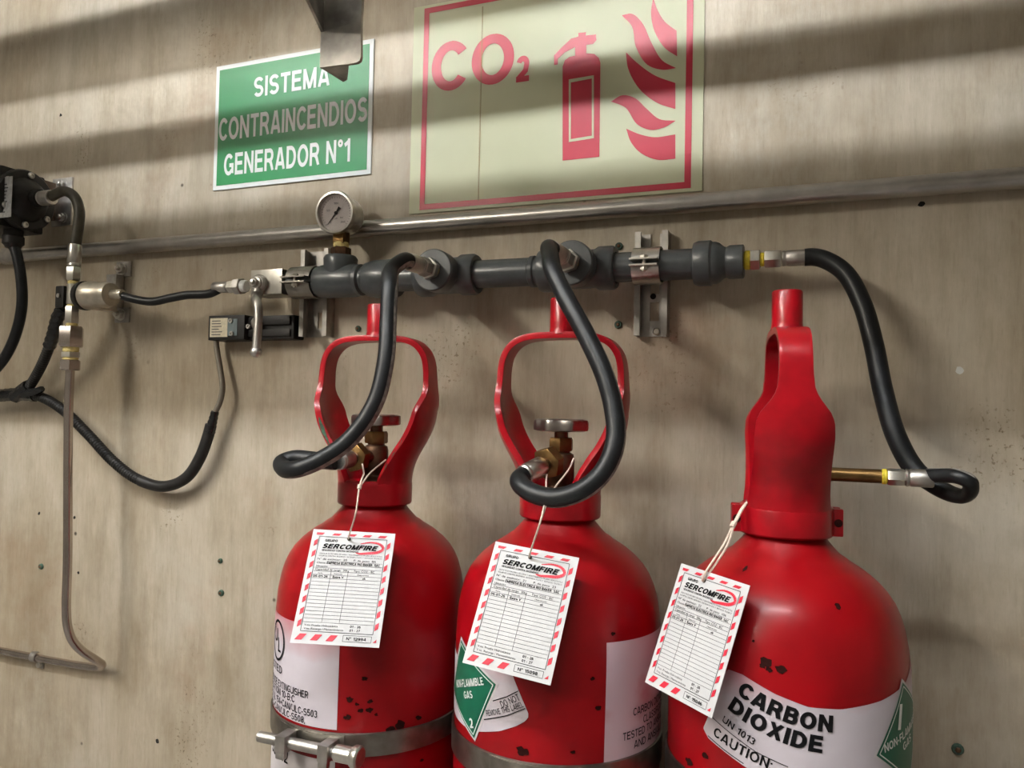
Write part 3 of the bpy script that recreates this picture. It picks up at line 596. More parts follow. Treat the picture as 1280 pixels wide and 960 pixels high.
def cylinder(i, lab, rot, stubw=.0172, lug=False, outlet=None):
    bx_, by_ = CXI(i), YC; t = thing('gas_cylinder', lab, 'gas cylinder', (bx_, by_, 0), 'red gas cylinders')
    body = MB().lathe([(r, z) for z, r in PROF][::-1], (bx_, by_, ZN), (0, 0, 1), 96).build('body', 'red', t, ang=50)
    c, s = math.cos(rot), math.sin(rot)
    def G(x, y, z): return V((bx_+x*c-y*s, by_+x*s+y*c, ZN+z))
    ring = MB().lathe([(.040, .002), (.0505, .002), (.0520, .004), (.0522, .030), (.0510, .034), (.0475, .0365), (.0455, .036), (.043, .033), (.040, .010)], (bx_, by_, ZN), (0, 0, 1), 56)
    ring.build('neck_ring', 'red_guard', t)
    pth = [(a, z) for z, a in GOUT]; pth = pth + [(-a, z) for a, z in pth[-2::-1]]
    pp = spline([V((a, z, 0)) for a, z in pth], 3); g = []
    for q in pp:
        z = q.y; b = lerp_tab(BT, z); k = lerp_tab(KT, z); sg = 1 if q.x > 0 else -1; row = []
        for j in range(11):
            y = b*(-1+2*j/10); wq = max(0, min(1, (.075-z)/.035)); A_ = abs(q.x); x = sg*(A_-(1-wq)*min(k*y*y, A_*.8)-wq*(A_-math.sqrt(max(1e-6, A_*A_-y*y)))) if A_ > .03 else q.x
            row.append(G(x, y, z))
        g.append(row)
    gm = MB(); gm.shell(g, -.0085); gd_ = gm.build('valve_guard', 'red_guard', t, ang=55, bevel=.0018)
    MB().lathe([(stubw*1.10, .2362), (stubw*1.03, .2405), (stubw, .245), (stubw, .281), (stubw*.93, .283), (stubw*.75, .2828)], (bx_, by_, ZN), (0, 0, 1), 28).build('guard_stub', 'red_guard', gd_)
    if lug:
        for sg in (-1, 1):
            p = G(0, -sg*.053, .018); d = (p-V((bx_, by_, p.z))).normalized(); tn = V((-d.y, d.x, 0))
            for q in (-1, 1):
                MB().box(p+tn*q*.009, (.0075, .0045, .0155), (d, tn, V((0, 0, 1)))).build('ring_lug', 'red_guard', t, bevel=.002)
            MB().cyl(p+d*.002-tn*.015, p+d*.002+tn*.015, .0045, 12).build('lug_bolt', 'chip_dark', t)
    # valve
    ax = V((bx_, by_, ZN))
    v = MB(); v.lathe([(.018, .015), (.018, .040), (.0165, .042), (.0165, .046), (.0175, .048), (.0175, .076), (.016, .082), (.012, .084), (.012, .090)], ax, (0, 0, 1), 24); vo = v.build('valve', 'bronze_dark', t)
    MB().lathe([(.0155, .086), (.0165, .088), (.0165, .100), (.015, .103)], ax, (0, 0, 1), 6, ph=.2).build('bonnet_nut', 'brass', vo)
    MB().cyl(ax+V((0, 0, .10)), ax+V((0, 0, .116)), .009, 16).build('spindle', 'bronze_dark', vo)
    n = 70; pl = [(.0335*(1+.075*math.cos(7*2*math.pi*k/n))*math.cos(2*math.pi*k/n), .0335*(1+.075*math.cos(7*2*math.pi*k/n))*math.sin(2*math.pi*k/n)) for k in range(n)]
    hw = MB()
    lay = [(.80, .111), (.97, .1125), (1., .1145), (1., .1225), (.97, .1255), (.86, .127), (.55, .1245), (.3, .1245)]; P = []; Fc = []
    for sc_, z in lay: P += [ax+V((x*sc_, y*sc_, z)) for x, y in pl]
    for a in range(len(lay)-1):
        for k in range(n): k2 = (k+1) % n; Fc.append((a*n+k, a*n+k2, (a+1)*n+k2, (a+1)*n+k))
    Fc += [tuple(range(n-1, -1, -1)), tuple((len(lay)-1)*n+k for k in range(n))]
    hw.add(P, Fc); hw.build('handwheel', 'handwheel', vo)
    MB().lathe([(.0175, .016), (.0185, .020), (.0185, .034), (.0175, .037)], ax, (0, 0, 1), 24).build('thread_collar', 'brass_bright' if i == 1 else 'bronze_dark', vo)
    if outlet:
        a, b = outlet; d = (b-a).normalized(); st = V((ax.x, ax.y, a.z))
        MB().cyl(st, a+d*.012, .0095, 18).build('outlet', 'bronze_dark', vo); m = MB(); hexn(m, a-d*.004, a+d*.011, .0205); m.build('outlet_nut', 'brass', vo)
        MB().cyl(a+d*.010, b-d*.024, .0085, 16).build('nipple', 'bronze_dark', vo)
    return t, body, G, gd_
t1, b1, G1, gd1 = cylinder(0, 'red gas cylinder at the left with black lettered label and bolted strap', math.radians(6), outlet=(v1a, v1b))
t2, b2, G2, gd2 = cylinder(1, 'red gas cylinder in the middle with green diamond label at its left edge', math.radians(2), outlet=(v2a, v2b))
t3, b3, G3, gd3 = cylinder(2, 'red gas cylinder at the right with the CARBON DIOXIDE label', math.radians(90+8), lug=True)
# brass outlet pipe of the right cylinder
vb = MB(); vb.cyl(V((SP, YC, z3)), A3(1103), .0078, 18); vb.build('outlet_pipe', 'brass', t3)

# labels printed on the bodies --------------------------------------------------------------
def label_part(i, par, name, A, B, mm, n=40, m=8, eps=.0006):
    q = MB(); strip(q, i, A, B, n, m, eps); return q.build(name, mm, par, ang=80)
# left cylinder
lb1 = label_part(0, t1, 'white_label', [(-.20, -.138), (-.10, -.138), (.032, -.138)], [(-.20, -.262), (-.10, -.262), (.031, -.262)], 'label_white')
lb1b = label_part(0, t1, 'white_label', [(-.20, -.300), (.030, -.300)], [(-.20, -.50), (.030, -.50)], 'label_edge')
def cword(par, mm, i, *a, **k): q = MB(); ctext(q, i, *a, **k); q.build('lettering', mm, par, ang=80)
def crule(par, i, pts, w): q = MB(); cline(q, i, pts, w); q.build('rule_line', 'ink', par, ang=80)
for (e, s, L, h) in (((-.0640, -.2110), 'LISTED', .05, .0098), ((-.0095, -.2285), 'CARBON DIOXIDE EXTINGUISHER', .145, .0088), ((-.0330, -.2385), 'CLASSIFICATION 10-B:C', .115, .0088), ((.0045, -.2500), 'TESTED TO UL 154+CAN/ULC-S503', .155, .0088), ((-.0135, -.2600), 'RATED ULC+CAN/ULC-S508,', .135, .0082)):
    cword(lb1, 'ink', 0, s, (e[0]-L, e[1]), e, h, bold=.012)
cword(lb1b, 'ink', 0, '32442', (-.094, -.319), (-.043, -.3185), .0175, bold=.012)
q = MB(); uc, zc2 = -.0815, -.171
def ell(rx, rz, k, n=48): return (uc+rx*math.cos(2*math.pi*k/n), zc2+rz*math.sin(2*math.pi*k/n))
for k in range(48):
    q.add([cpt(0, *ell(.0225, .0265, k), .0013), cpt(0, *ell(.0225, .0265, k+1), .0013), cpt(0, *ell(.0190, .0230, k+1), .0013), cpt(0, *ell(.0190, .0230, k), .0013)], [(0, 1, 2, 3)])
q.build('round_mark', 'ink', lb1)
cword(lb1, 'ink', 0, 'U', (uc-.013, zc2-.003), (uc-.001, zc2-.003), .018, bold=.02); cword(lb1, 'ink', 0, 'L', (uc+.002, zc2-.014), (uc+.012, zc2-.014), .018, bold=.02)
# middle cylinder: fan-shaped label with the green diamond
A = [(-.19, -.155), (-.12, -.165), (-.07, -.155), (-.022, -.135), (-.0099, -.1643), (.0025, -.1887), (.0080, -.2000)]
B = [(-.19, -.222), (-.15, -.236), (-.12, -.240), (-.09, -.240), (-.0574, -.2355), (-.027, -.2262), (-.0060, -.2160), (.0050, -.2085), (.0080, -.2040)]
lb2 = label_part(1, t2, 'white_label', A, B, 'label_white', 60, 8)
def diamond(i, par, c, h, r, name='green_diamond'):
    def pt(a, b): return (c[0]+a*math.cos(r)-b*math.sin(r), c[1]+a*math.sin(r)+b*math.cos(r))
    for k, (hh, mm, e, nm) in enumerate(((h+.004, 'label_edge', .0010, 'diamond_edge'), (h, 'label_green', .0014, name))):
        q = MB(); n = 16; P = []
        for a in range(n+1):
            for b in range(n+1):
                x, y = -1+2*a/n, -1+2*b/n; P.append(cpt(i, *pt((x+y)/2*hh, (y-x)/2*hh), e))
        q.add(P, [(a*(n+1)+b, (a+1)*(n+1)+b, (a+1)*(n+1)+b+1, a*(n+1)+b+1) for a in range(n) for b in range(n)]); od = q.build(nm, mm, par, ang=80)
    q = MB(); L = h-.004; K = [pt(L, 0), pt(0, L), pt(-L, 0), pt(0, -L), pt(L, 0)]; cline(q, i, K, .0006, .0018)
    return q, pt
q, pt = diamond(1, lb2, (-.0847, -.1938), .055, math.radians(20))
q.build('diamond_line', 'sign_white', lb2)
cword(lb2, 'sign_white', 1, 'NON-FLAMMBLE', pt(-.031, .0015), pt(.037, .0015), .0088, bold=.03, eps=.0018); cword(lb2, 'sign_white', 1, 'GAS', pt(-.008, -.0115), pt(.012, -.0115), .0085, bold=.03, eps=.0018); cword(lb2, 'sign_white', 1, '2', pt(-.004, -.044), pt(.003, -.044), .011, bold=.04, eps=.0018)
cword(lb2, 'ink', 1, 'DO NOT', uz(1, 628.5, 884.5), uz(1, 651, 874.5), .0074); cword(lb2, 'ink', 1, 'REMOVE THIS LABEL', uz(1, 609.5, 894.5), uz(1, 655.5, 883), .0062, sag=-.001)
crule(lb2, 1, [uz(1, 617, 875.7), uz(1, 634, 870.5), uz(1, 648.5, 863)], .0005); crule(lb2, 1, [uz(1, 606, 899), uz(1, 634, 894), uz(1, 657, 885)], .0005)
lb2b = label_part(1, t2, 'pink_white_label', [(.0965, -.1215), (.26, -.1255)], [(.0945, -.2575), (.26, -.2575)], 'label_pink')
for s, u, z, L in (('CARBON DIOXIDE', .1345, -.2090, .082), ('CLASSIFICATION', .1530, -.2215, .075), ('TESTED TO ANSI/UL 154', .1190, -.2335, .115), ('AND ANSI/UL', .1365, -.2460, .068)): cword(lb2b, 'ink', 1, s, (u, z), (u+L, z), .0088, bold=.01)
# right cylinder: fan-shaped label CARBON DIOXIDE
A = [(-.0822, -.1930), (-.0781, -.1842), (-.0631, -.1500), (-.0590, -.1320), (-.0530, -.1235), (-.0373, -.1262), (-.0046, -.1391), (.0258, -.1477), (.057, -.1487), (.104, -.1438), (.15, -.135), (.20, -.115)]
B = [(-.0822, -.1945), (-.0757, -.2020), (-.0567, -.2085), (-.035, -.2166), (0, -.228), (.05, -.236), (.10, -.236), (.15, -.229), (.20, -.218)]
A2, B2 = A[4:], [A[0]]+B[1:]
q = MB(); strip(q, 2, [(-.0822, -.1930), (-.0781, -.1842), (-.0631, -.1500), (-.0590, -.1320), (-.0530, -.1245), (-.0373, -.1262), (-.0046, -.1391), (.0258, -.1477), (.057, -.1487), (.104, -.1438), (.15, -.135), (.20, -.115)], B, 90, 14)
lb3 = q.build('white_label', 'label_white', t3, ang=80)
cword(lb3, 'ink', 2, 'CARBON', uz(2, 921, 866), uz(2, 1040, 915), .0165, sag=-.0055, bold=.055); cword(lb3, 'ink', 2, 'DIOXIDE', uz(2, 910, 885), uz(2, 1027, 941), .0165, sag=-.0050, bold=.055)
cword(lb3, 'ink', 2, 'UN 1013', uz(2, 903, 901), uz(2, 942, 931), .0072, bold=.02); cword(lb3, 'ink', 2, 'CAUTION:', uz(2, 892, 918), uz(2, 964, 962), .0105, sag=-.001, bold=.025)
crule(lb3, 2, [uz(2, 891, 896), uz(2, 915, 917), uz(2, 945, 939), uz(2, 985, 958)], .0004); crule(lb3, 2, [uz(2, 886, 919), uz(2, 905, 936), uz(2, 930, 954)], .0005)
q, pt = diamond(2, lb3, (.1507, -.1864), .055, math.radians(10)); q.build('diamond_line', 'sign_white', lb3)
cword(lb3, 'sign_white', 2, 'NON-FLAMMABLE', pt(-.044, -.001), pt(.044, -.001), .0085, bold=.03, eps=.0018); cword(lb3, 'sign_white', 2, 'GAS', pt(-.012, -.013), pt(.012, -.013), .0085, bold=.03, eps=.0018)
q = MB(); cline(q, 2, [pt(-.017, .012), pt(-.009, .036)], .0028, .0018); q.build('bottle_symbol', 'sign_white', lb3)
# paint chips
def blob(mb, i, u, z, r, eps=.0007):
    n = 11; ph = random.random()*6; P = [cpt(i, u, z, eps)]
    for k in range(n):
        rr = r*(.6+.6*random.random()); P.append(cpt(i, u+rr*math.cos(ph+2*math.pi*k/n), z+rr*.75*math.sin(ph+2*math.pi*k/n), eps))
    mb.add(P, [(0, 1+k, 1+(k+1) % n) for k in range(n)])
for i, par, px in ((0, t1, [(456, 848, 5), (437, 874, 5), (436, 896, 5), (451, 888, 4), (462, 887, 5), (432, 897, 3), (463, 876, 4), (500, 905, 8), (523, 897, 5), (488, 912, 6), (527, 950, 4), (446, 880, 3), (470, 893, 3)]),
                   (1, t2, [(652, 938, 7), (748, 884, 4), (741, 848, 3), (766, 792, 3), (716, 940, 3), (658, 940, 5)]),
                   (2, t3, [(957, 828, 7), (976, 836, 6), (953, 832, 4), (932, 711, 4), (1047, 758, 4), (883, 945, 5), (862, 952, 6), (942, 801, 2), (961, 836, 4)])):
    for x, y, r in px:
        p = uz(i, x, y); q = MB()
        if p: blob(q, i, p[0], p[1], r*.00095); q.build('paint_chip', 'chip_dark', par)
# bare green primer on the left guard's worn edges
def edge_chip(G, sx, z0, z1, w):
    n = 8; rows = []; q = MB()
    for k in range(n+1):
        z = z0+(z1-z0)*k/n; a = lerp_tab(GOUT, z); b = lerp_tab(BT, z); kk = lerp_tab(KT, z); wq = max(0, min(1, (.075-z)/.035))
        x = a-(1-wq)*kk*b*b-wq*(a-math.sqrt(a*a-b*b)); sl = 2*kk*b; nn = V((1, -sl)).normalized(); tg = V((-nn.y, nn.x)); tg = -tg if tg.y > 0 else tg
        c = V((x, -b))-nn*.0042+tg*.0008; ww = w*(.6+.4*random.random())*math.sin(math.pi*(k+.5)/(n+1))
        rows.append([G(sx*(c-nn*ww).x, (c-nn*ww).y, z), G(sx*(c+nn*ww).x, (c+nn*ww).y, z)])
    for k in range(n): q.add(rows[k]+rows[k+1], [(0, 1, 3, 2)])
    q.build('primer_chip', 'chip_green', gd1)
edge_chip(G1, -1, .066, .122, .0042); edge_chip(G1, 1, .046, .064, .0042); edge_chip(G1, 1, .068, .080, .0036); edge_chip(G1, 1, .083, .094, .003)

# straps around the bodies
def strap(i, zt, zb, lab, bolt):
    cx = CXI(i); t = thing('cylinder_strap', lab, 'strap', (cx, YC, ZN+zb), 'steel straps around the cylinders'); r = RB+.0008
    MB().lathe([(r, zb), (r+.0022, zb+.0008), (r+.0022, zt-.0008), (r, zt), (r, zb)], (cx, YC, ZN), (0, 0, 1), 96).build('band', 'strap_steel', t, ang=50)
    # stand-off to the wall
    MB().bx(cx-.02, cx+.02, YC+RB+.0035, 0, ZN+zb, ZN+zt).build('wall_lug', 'strap_steel', t)
    if bolt:
        th, half, zc = bolt; d = V((math.sin(th), -math.cos(th), 0)); tn = V((math.cos(th), math.sin(th), 0)); c = V((cx, YC, ZN+zc))+d*(RB+.015)
        MB().cyl(c-tn*half, c+tn*(half-.02), .0068, 18).build('bolt_rod', 'galv', t)
        b = MB(); e = c+tn*(half-.030); b.cyl(e, e+tn*.026, .0100, 18); b.lathe([(.0115, .024), (.0135, .027), (.0135, .033), (.011, .035)], e, tn, 18); b.build('bolt_head', 'zinc', t)
        for s in (-.032, .030):
            m = MB(); p = c+tn*s; m.box(p-d*.002, (.0075, .013, .0105), (tn, d, V((0, 0, 1)))); m.box(p+d*.0065-V((0, 0, .012)), (.0065, .004, .006), (tn, d, V((0, 0, 1)))); m.build('trunnion', 'galv', t, bevel=.0022)
        m = MB()
        g = [[V((cx, YC, 0))+V((math.sin(th+a), -math.cos(th+a), 0))*(RB+.0048)+V((0, 0, ZN+z)) for z in (zb+.002, zt-.002)] for a in [-.45+.07*k for k in range(12)]]
        m.shell(g, .0018); m.build('tongue', 'strap_steel', t)
strap(0, -.265, -.294, 'steel strap with T-bolt around the left red cylinder', (.0, .072, -.2800))
strap(1, -.253, -.285, 'steel strap around the middle red cylinder', (.16, .058, -.2790))
strap(2, -.247, -.278, 'steel strap around the right red cylinder', None)

# ------------------------------------------------------------------ inspection tags
TAGS = [([(-.289, -.3039, 1.2805), (-.19, -.2656, 1.278), (-.1689, -.3389, 1.1567), (-.265, -.3743, 1.1617)], 'left', '20', '8A', '30kg', '12994'),
        ([(-.041, -.2986, 1.2841), (.0595, -.2956, 1.2757), (.0484, -.3573, 1.1512), (-.0514, -.3582, 1.1636)], 'middle', '21', '23', '30kg', '15098'),
        ([(.1646, -.2504, 1.2694), (.2428, -.3087, 1.2661), (.2099, -.3421, 1.1388), (.1334, -.2837, 1.145)], 'right', '22', '106', '30kg', '15046')]
def make_tag(Q, which, n1, n2, kg, num):
    Q = [V(q) for q in Q]; w = ((Q[1]-Q[0]).length+(Q[2]-Q[3]).length)/2; h = ((Q[0]-Q[3]).length+(Q[1]-Q[2]).length)/2
    ex = (Q[1]-Q[0]+Q[2]-Q[3]).normalized(); ey = (Q[0]-Q[3]+Q[1]-Q[2]); ey = (ey-ex*ey.dot(ex)).normalized(); n = ex.cross(ey)
    if n.dot(CAM-Q[0]) < 0: n = -n
    c = sum(Q, V())/4; o = c-ex*w/2-ey*h/2; sx, sy = w/100, h/138     # design grid 100 x 138
    t = thing('inspection_tag', 'white inspection tag with red striped border tied to the %s cylinder' % which, 'tag', o, 'paper inspection tags')
    m = MB(); m.prism([(0, 0), (w, 0), (w, h), (0, h)], o, ex, ey, -n, .0007); m.build('card', 'card', t)
    def fn_(e): return lambda x, y: o+ex*(x*sx)+ey*(y*sy)+n*e
    f1 = fn_(.0004); f2 = fn_(.0007)
    m = MB()
    def par(a, b, c_, d): m.add([f1(*a), f1(*b), f1(*c_), f1(*d)], [(0, 1, 2, 3)])
    for k in range(5): x = 5+18.5*k; par((x, 131), (x+9 if k else x+7, 131), (x+12 if k else x+10, 134), (x+3 if k else x, 134))
    for k in range(4 if True else 5):
        x = 4+17.5*k
        if k < 3: par((x, 4), (x+8, 4), (x+13, 11), (x+5, 11))
    for k in range(8):
        y = 18+14*k; par((4, y), (8, y+3), (8, y+10), (4, y+7)); par((92, y), (96, y+3), (96, y+10), (92, y+7))
    m.add([f1(92, 5), f1(96, 5), f1(96, 9)], [(0, 1, 2)])
    m.build('red_stripes', 'card_red', t)
    m = MB()
    def ln(x0, y0, x1, y1, wd=.35):
        d = V((x1-x0, y1-y0)).normalized(); p = V((-d.y, d.x))*wd/2
        m.add([f1(x0-p.x, y0-p.y), f1(x1-p.x, y1-p.y), f1(x1+p.x, y1+p.y), f1(x0+p.x, y0+p.y)], [(0, 1, 2, 3)])
    for a in ((9, 14, 91, 14, .7), (9, 129, 91, 129, .7), (9, 14, 9, 129, .7), (91, 14, 91, 129, .7)): ln(*a)
    for k in range(14): ln(10, 24.5+4.35*k, 90, 24.5+4.35*k)
    for x in (31, 51): ln(x, 25, x, 85.4, .4)
    ln(10, 85.4, 90, 85.4, .4); ln(10, 89.5, 90, 89.5, .35); ln(28, 93.6, 90, 93.6, .3); ln(24, 98, 90, 98, .3)
    for a in ((58, 4.6, 90, 4.6, .5), (58, 11.6, 90, 11.6, .5), (58, 4.6, 58, 11.6, .5), (90, 4.6, 90, 11.6, .5)): ln(*a)
    m.build('ruled_lines', 'ink_soft', t)
    def T(s, x, y, hh, ww=None, **k): q = MB(); put_text(q, s, f2, x, y, hh, ww, **k); q.build('lettering', 'ink', t)
    T('GRUPO', 17, 122.5, 3.2, 15, bold=.03); T('SERCOMFIRE', 15, 114, 6.2, 67, bold=.05, shear=.3)
    T('SEGURIDAD CONTRA INCENDIOS', 15, 110.5, 2.2, 44, bold=.03)
    T('VENTA DE EXTINTORES, RECARGA Y MANTENIMIENTO, PRUEBA HIDROSTATICA', 13, 106.4, 1.6, 75); T('EQUIPOS CONTRA INCENDIO, SISTEMAS FIJOS Y SERVICIO TECNICO', 13, 103.6, 1.6, 75)
    T('N° de extintor:  '+n1+'      P. de peso  '+n2, 12, 99.2, 2.4, 70); T('Cliente:', 12, 94.6, 2.2, 11); T('EMPRESA ELECTRICA RIO BAKER  SAC', 24, 94.4, 2.9, 63, bold=.03)
    T('Ubicación:', 12, 90.3, 2.2, 14); T('Capacidad de carga:  '+kg+'     Tipo: CO2 - BC', 12, 86.2, 2.4, 70)
    T('Fecha', 16, 82, 1.6); T('Inspección', 35, 82, 1.6); T('Observaciones', 62, 82, 1.6); T('05-01-26', 11, 77.6, 2.6, 17, bold=.02); T('Extra V', 34, 77.6, 2.6, 13, bold=.02); T('ok', 69, 77.6, 2.4, bold=.02)
    T('V.to. Prueba Hidrostática', 12, 20, 2.2, 38); T('V.to. Recarga / Mantenimiento', 12, 16, 2.2, 45); T('01 - 26', 64, 20.2, 2.8, 12, bold=.02); T('01 - 27', 64, 15.8, 2.8, 12, bold=.02)
    T('N° '+num, 62, 6.2, 3.4, 22, bold=.02)
    # red flame swoosh behind the name
    m = MB(); f3 = fn_(.0005); pts = spline([V((60, 122, 0)), V((72, 124.5, 0)), V((84, 122.5, 0)), V((88, 117, 0)), V((82, 112.5, 0)), V((70, 110.5, 0)), V((60, 109.5, 0)), V((56, 110.5, 0))], 5)
    for i in range(len(pts)-1):
        a, b = pts[i], pts[i+1]; d = (b-a).normalized(); wv = .5+1.3*math.sin(math.pi*(i+.5)/len(pts)); p = V((-d.y, d.x, 0))*wv
        m.add([f3(*(a-p).xy), f3(*(b-p).xy), f3(*(b+p).xy), f3(*(a+p).xy)], [(0, 1, 2, 3)])
    m.build('flame_logo', 'card_red', t)
    # punched hole
    m = MB(); hc = (45 if which != 'right' else 40, 127.5); m.lathe([(.0022, 0), (.0022, .0003), (0, .0003)], f2(*hc), n, 14); m.build('punched_hole', 'hole', t)
    return t, f2(*hc), n
def string_part(t, pts, r=.0011):
    for k, P in enumerate(pts): MB().tube(spline(P, 8), r, 7).build('string', 'string', t)
tt, hp, n = make_tag(*TAGS[0]); string_part(tt, [[hp-n*.003, hp+n*.003, W(445, 640, .32), W(449, 610, .305), W(455, 592, .262)], [W(449, 610, .305), W(462, 592, .262), W(482, 575, .215)], [W(455, 592, .262), W(453, 580, .235)]])
MB().tube([W(450, 606, .304), W(449, 611, .306)], .0028, 8).build('knot', 'string', tt)
tt, hp, n = make_tag(*TAGS[1]); string_part(tt, [[hp-n*.003, hp+n*.003, W(676, 650, .33), W(682, 620, .275), W(683, 598, .245), W(686, 578, .205)], [W(676, 650, .33), W(690, 615, .272), W(712, 585, .215), W(717, 573, .2)]])
tt, hp, n = make_tag(*TAGS[2]); string_part(tt, [[hp-n*.003, hp+n*.003, W(905, 680, .262), W(917, 655, .235), W(928, 634, .215), W(940, 622, .19)], [hp, W(909, 682, .262), W(918, 656, .240), W(934, 628, .212), W(944, 618, .185)]], .0013)
MB().tube([W(915, 659, .243), W(918, 653, .239)], .0032, 8).build('knot', 'string', tt)

# ------------------------------------------------------------------ pressure switch at the left edge
OS = .13
def WX(px, py, off): return W(px, py, off).x
zs0, zs1 = W(40, 285, .10).z, W(40, 214, .10).z; zsc = (zs0+zs1)/2
xf = WX(30, 250, .10)                 # plane of the box's right face
t = thing('pressure_switch', 'black pressure switch box with round screwed cover at the left edge', 'switch', (xf-.05, -.05, zs0))
MB().bx(xf-.13, xf-.004, -.145, -.055, zs0-.002, zs1+.002).build('body', 'plastic_black', t, bevel=.005)
dc = V((xf-.004, -.100, zsc))
MB().lathe([(.056, 0), (.0585, .003), (.0585, .011), (.056, .014), (.042, .0145), (.036, .024), (.022, .036), (.017, .038), (.017, .052), (.012, .053)], dc, X1, 40).build('round_cover', 'plastic_black', t)
for k in range(6):
    an = math.radians(35+60*k); p = dc+V((.0145, -.049*math.cos(an), .049*math.sin(an)))
    MB().lathe([(.0062, 0), (.0062, .003), (.005, .0045), (.0025, .0045), (.0025, .003), (0, .003)], p, X1, 14).build('screw', 'galv', t)
m = MB(); pa, pb2 = W(2, 222, .1458), W(13.5, 271, .1458); m.bx(pa.x, pb2.x, -.1462, -.145, pb2.z, pa.z); npl = m.build('nameplate', 'plate_silver', t)
m = MB()
for k in range(9):
    z = pb2.z+(pa.z-pb2.z)*(.12+.085*k); x1_ = pa.x+.003+random.random()*.004; m.bx(x1_, x1_+.007+random.random()*.009, -.1464, -.1462, z, z+.0022)
m.build('plate_print', 'ink_soft', npl)
zg = zs0-.002; gxp = WX(17, 290, .10)
MB().lathe([(.017, 0), (.017, -.010), (.019, -.012), (.019, -.026), (.015, -.030), (.013, -.034)], (gxp, -.10, zg), (0, 0, 1), 18).build('cable_gland', 'plastic_black', t)
# bracket to the wall
ba, bb = W(66, 224, .004), W(88, 281, .004)
MB().bx(ba.x, bb.x, -.004, 0, bb.z, ba.z).build('bracket_plate', 'galv', t, bevel=.001)
MB().bx(ba.x-.005, ba.x+.010, -.062, -.003, bb.z+.012, ba.z-.010).build('bracket_arm', 'brown_steel', t)
MB().bx(xf-.06, ba.x+.010, -.066, -.060, bb.z+.012, ba.z-.010).build('bracket_arm', 'brown_steel', t)
for py in (231, 272):
    p = W(79, py, .004); b = MB(); hexn(b, p, p+NY*.008, .0085); b.lathe([(.011, 0), (.011, .0015), (.008, .002)], p, NY, 16); b.lathe([(.0045, .008), (.0045, .013), (.003, .014)], p, NY, 10); b.build('bolt', 'galv', t)
# thick black cable from the gland
cb = [V((gxp, -.10, zg-.030)), W(19, 312, .10), W(26, 345, .095), W(27, 385, .09), W(17, 425, .085), W(0, 455, .08), W(-30, 480, .07), W(-80, 500, .05)]
tag(MB().tube(spline(cb, 12), .0098, 14).build('cable', 'rubber'), 'thick black cable hanging below the pressure switch', 'cable')
# elbow hose from the cover to the fitting column
fx = V((dc.x+.050, -.100, zsc)); OC = .10
pc = W(92, 330, OC)                    # column top
CX, CY = W(90, 400, OC).x, -OC
def CZ(py): return W(90, py, OC).z
eh = [fx+X1*.022, W(80, 239, .10), W(93, 246, .10), W(99, 262, .10), W(98, 282, .10), V((CX+.001, CY, CZ(309)))]
hose('olive rubber hose elbowing from the pressure switch to the brass fitting column', eh, .0095, [('ferrule', fx, fx+X1*.030, .0140, 'ferrule', 'galv'), ('ferrule', V((CX, CY, CZ(334))), V((CX, CY, CZ(306))), .0120, 'ferrule', 'steel')], group='small hoses at the left', mm='rubber_olive')
# column of fittings
t = thing('fitting_column', 'vertical column of steel fittings with yellow thread tape at the left', 'pipe fitting', (CX, CY, CZ(465)))
for nm, a, b, r, kd, mm in (('swivel_nut', 334, 351, .0130, 'hex', 'zinc'), ('thread_tape', 351, 356, .0095, 'cyl', 'tape_pale'), ('run_tee', 355, 381, .0105, 'cyl', 'zinc'), ('thread_tape', 381, 384, .0095, 'cyl', 'tape_pale'), ('coupling', 383, 404, .0125, 'hex', 'zinc'), ('thread_tape', 404, 408, .0100, 'cyl', 'tape_pale'), ('hex_block', 408, 434, .0215, 'hex', 'stainless_tube'), ('thread_tape', 433, 440, .0135, 'cyl', 'tape_pale'), ('hex_adapter', 440, 447, .0165, 'hex', 'zinc'), ('thread_tape', 446, 450, .0130, 'cyl', 'tape_pale'), ('compression_nut', 450, 463, .0180, 'hex', 'stainless_tube')):
    b_ = MB(); p0, p1 = V((CX, CY, CZ(a))), V((CX, CY, CZ(b)))
    hexn(b_, p0, p1, r) if kd == 'hex' else b_.cyl(p0, p1, r, 18)
    b_.build(nm, mm, t)
# pilot valve between column and wall bracket
zv = CZ(370); xv0, xv1 = CX+.008, W(135, 372, OC-.02).x
t = thing('pilot_valve', 'round steel pilot valve joined to the fitting column by its nipple', 'valve', (CX, CY, zv))
PV = V((0, CY+.005, zv))
MB().cyl(PV+X1*(CX-.004), PV+X1*(xv0+.03), .0095, 18).build('nipple', 'brass_bright', t)
xq = W(108, 372, OC-.005).x; xr = W(156, 372, OC-.04).x
MB().lathe([(.018, xq-.012), (.026, xq-.010), (.027, xq-.006), (.027, xq), (.024, xq+.002)], PV, X1, 30).build('clamp_ring', 'plastic_black', t)
MB().lathe([(.022, xq), (.026, xq+.004), (.0265, xq+.02), (.0235, xq+.026), (.0235, xq+.05), (.021, xq+.062), (.012, xq+.064)], PV, X1, 30).build('body', 'pvalve', t)
wz = V((0, 0, 1))
bxa = W(144, 365, .004).x; m = MB(); m.bx(bxa-.002, bxa+.026, CY+.02, -.020, zv-.020, zv+.020); m.build('mounting_block', 'pvalve', t, bevel=.004)
bz0, bz1 = W(152, 403, .004).z, W(152, 327, .004).z; bxa, bxb = W(144, 365, .004).x, W(162, 365, .004).x
m = MB(); m.bx(bxa, bxb, -.0035, 0, bz1-.030, bz1); m.bx(bxa, bxb, -.0035, 0, bz0, bz0+.030); m.bx(bxa-.004, bxa+.022, -.022, -.0035, bz0+.028, bz1-.028); m.build('wall_bracket', 'galv', t, bevel=.001)
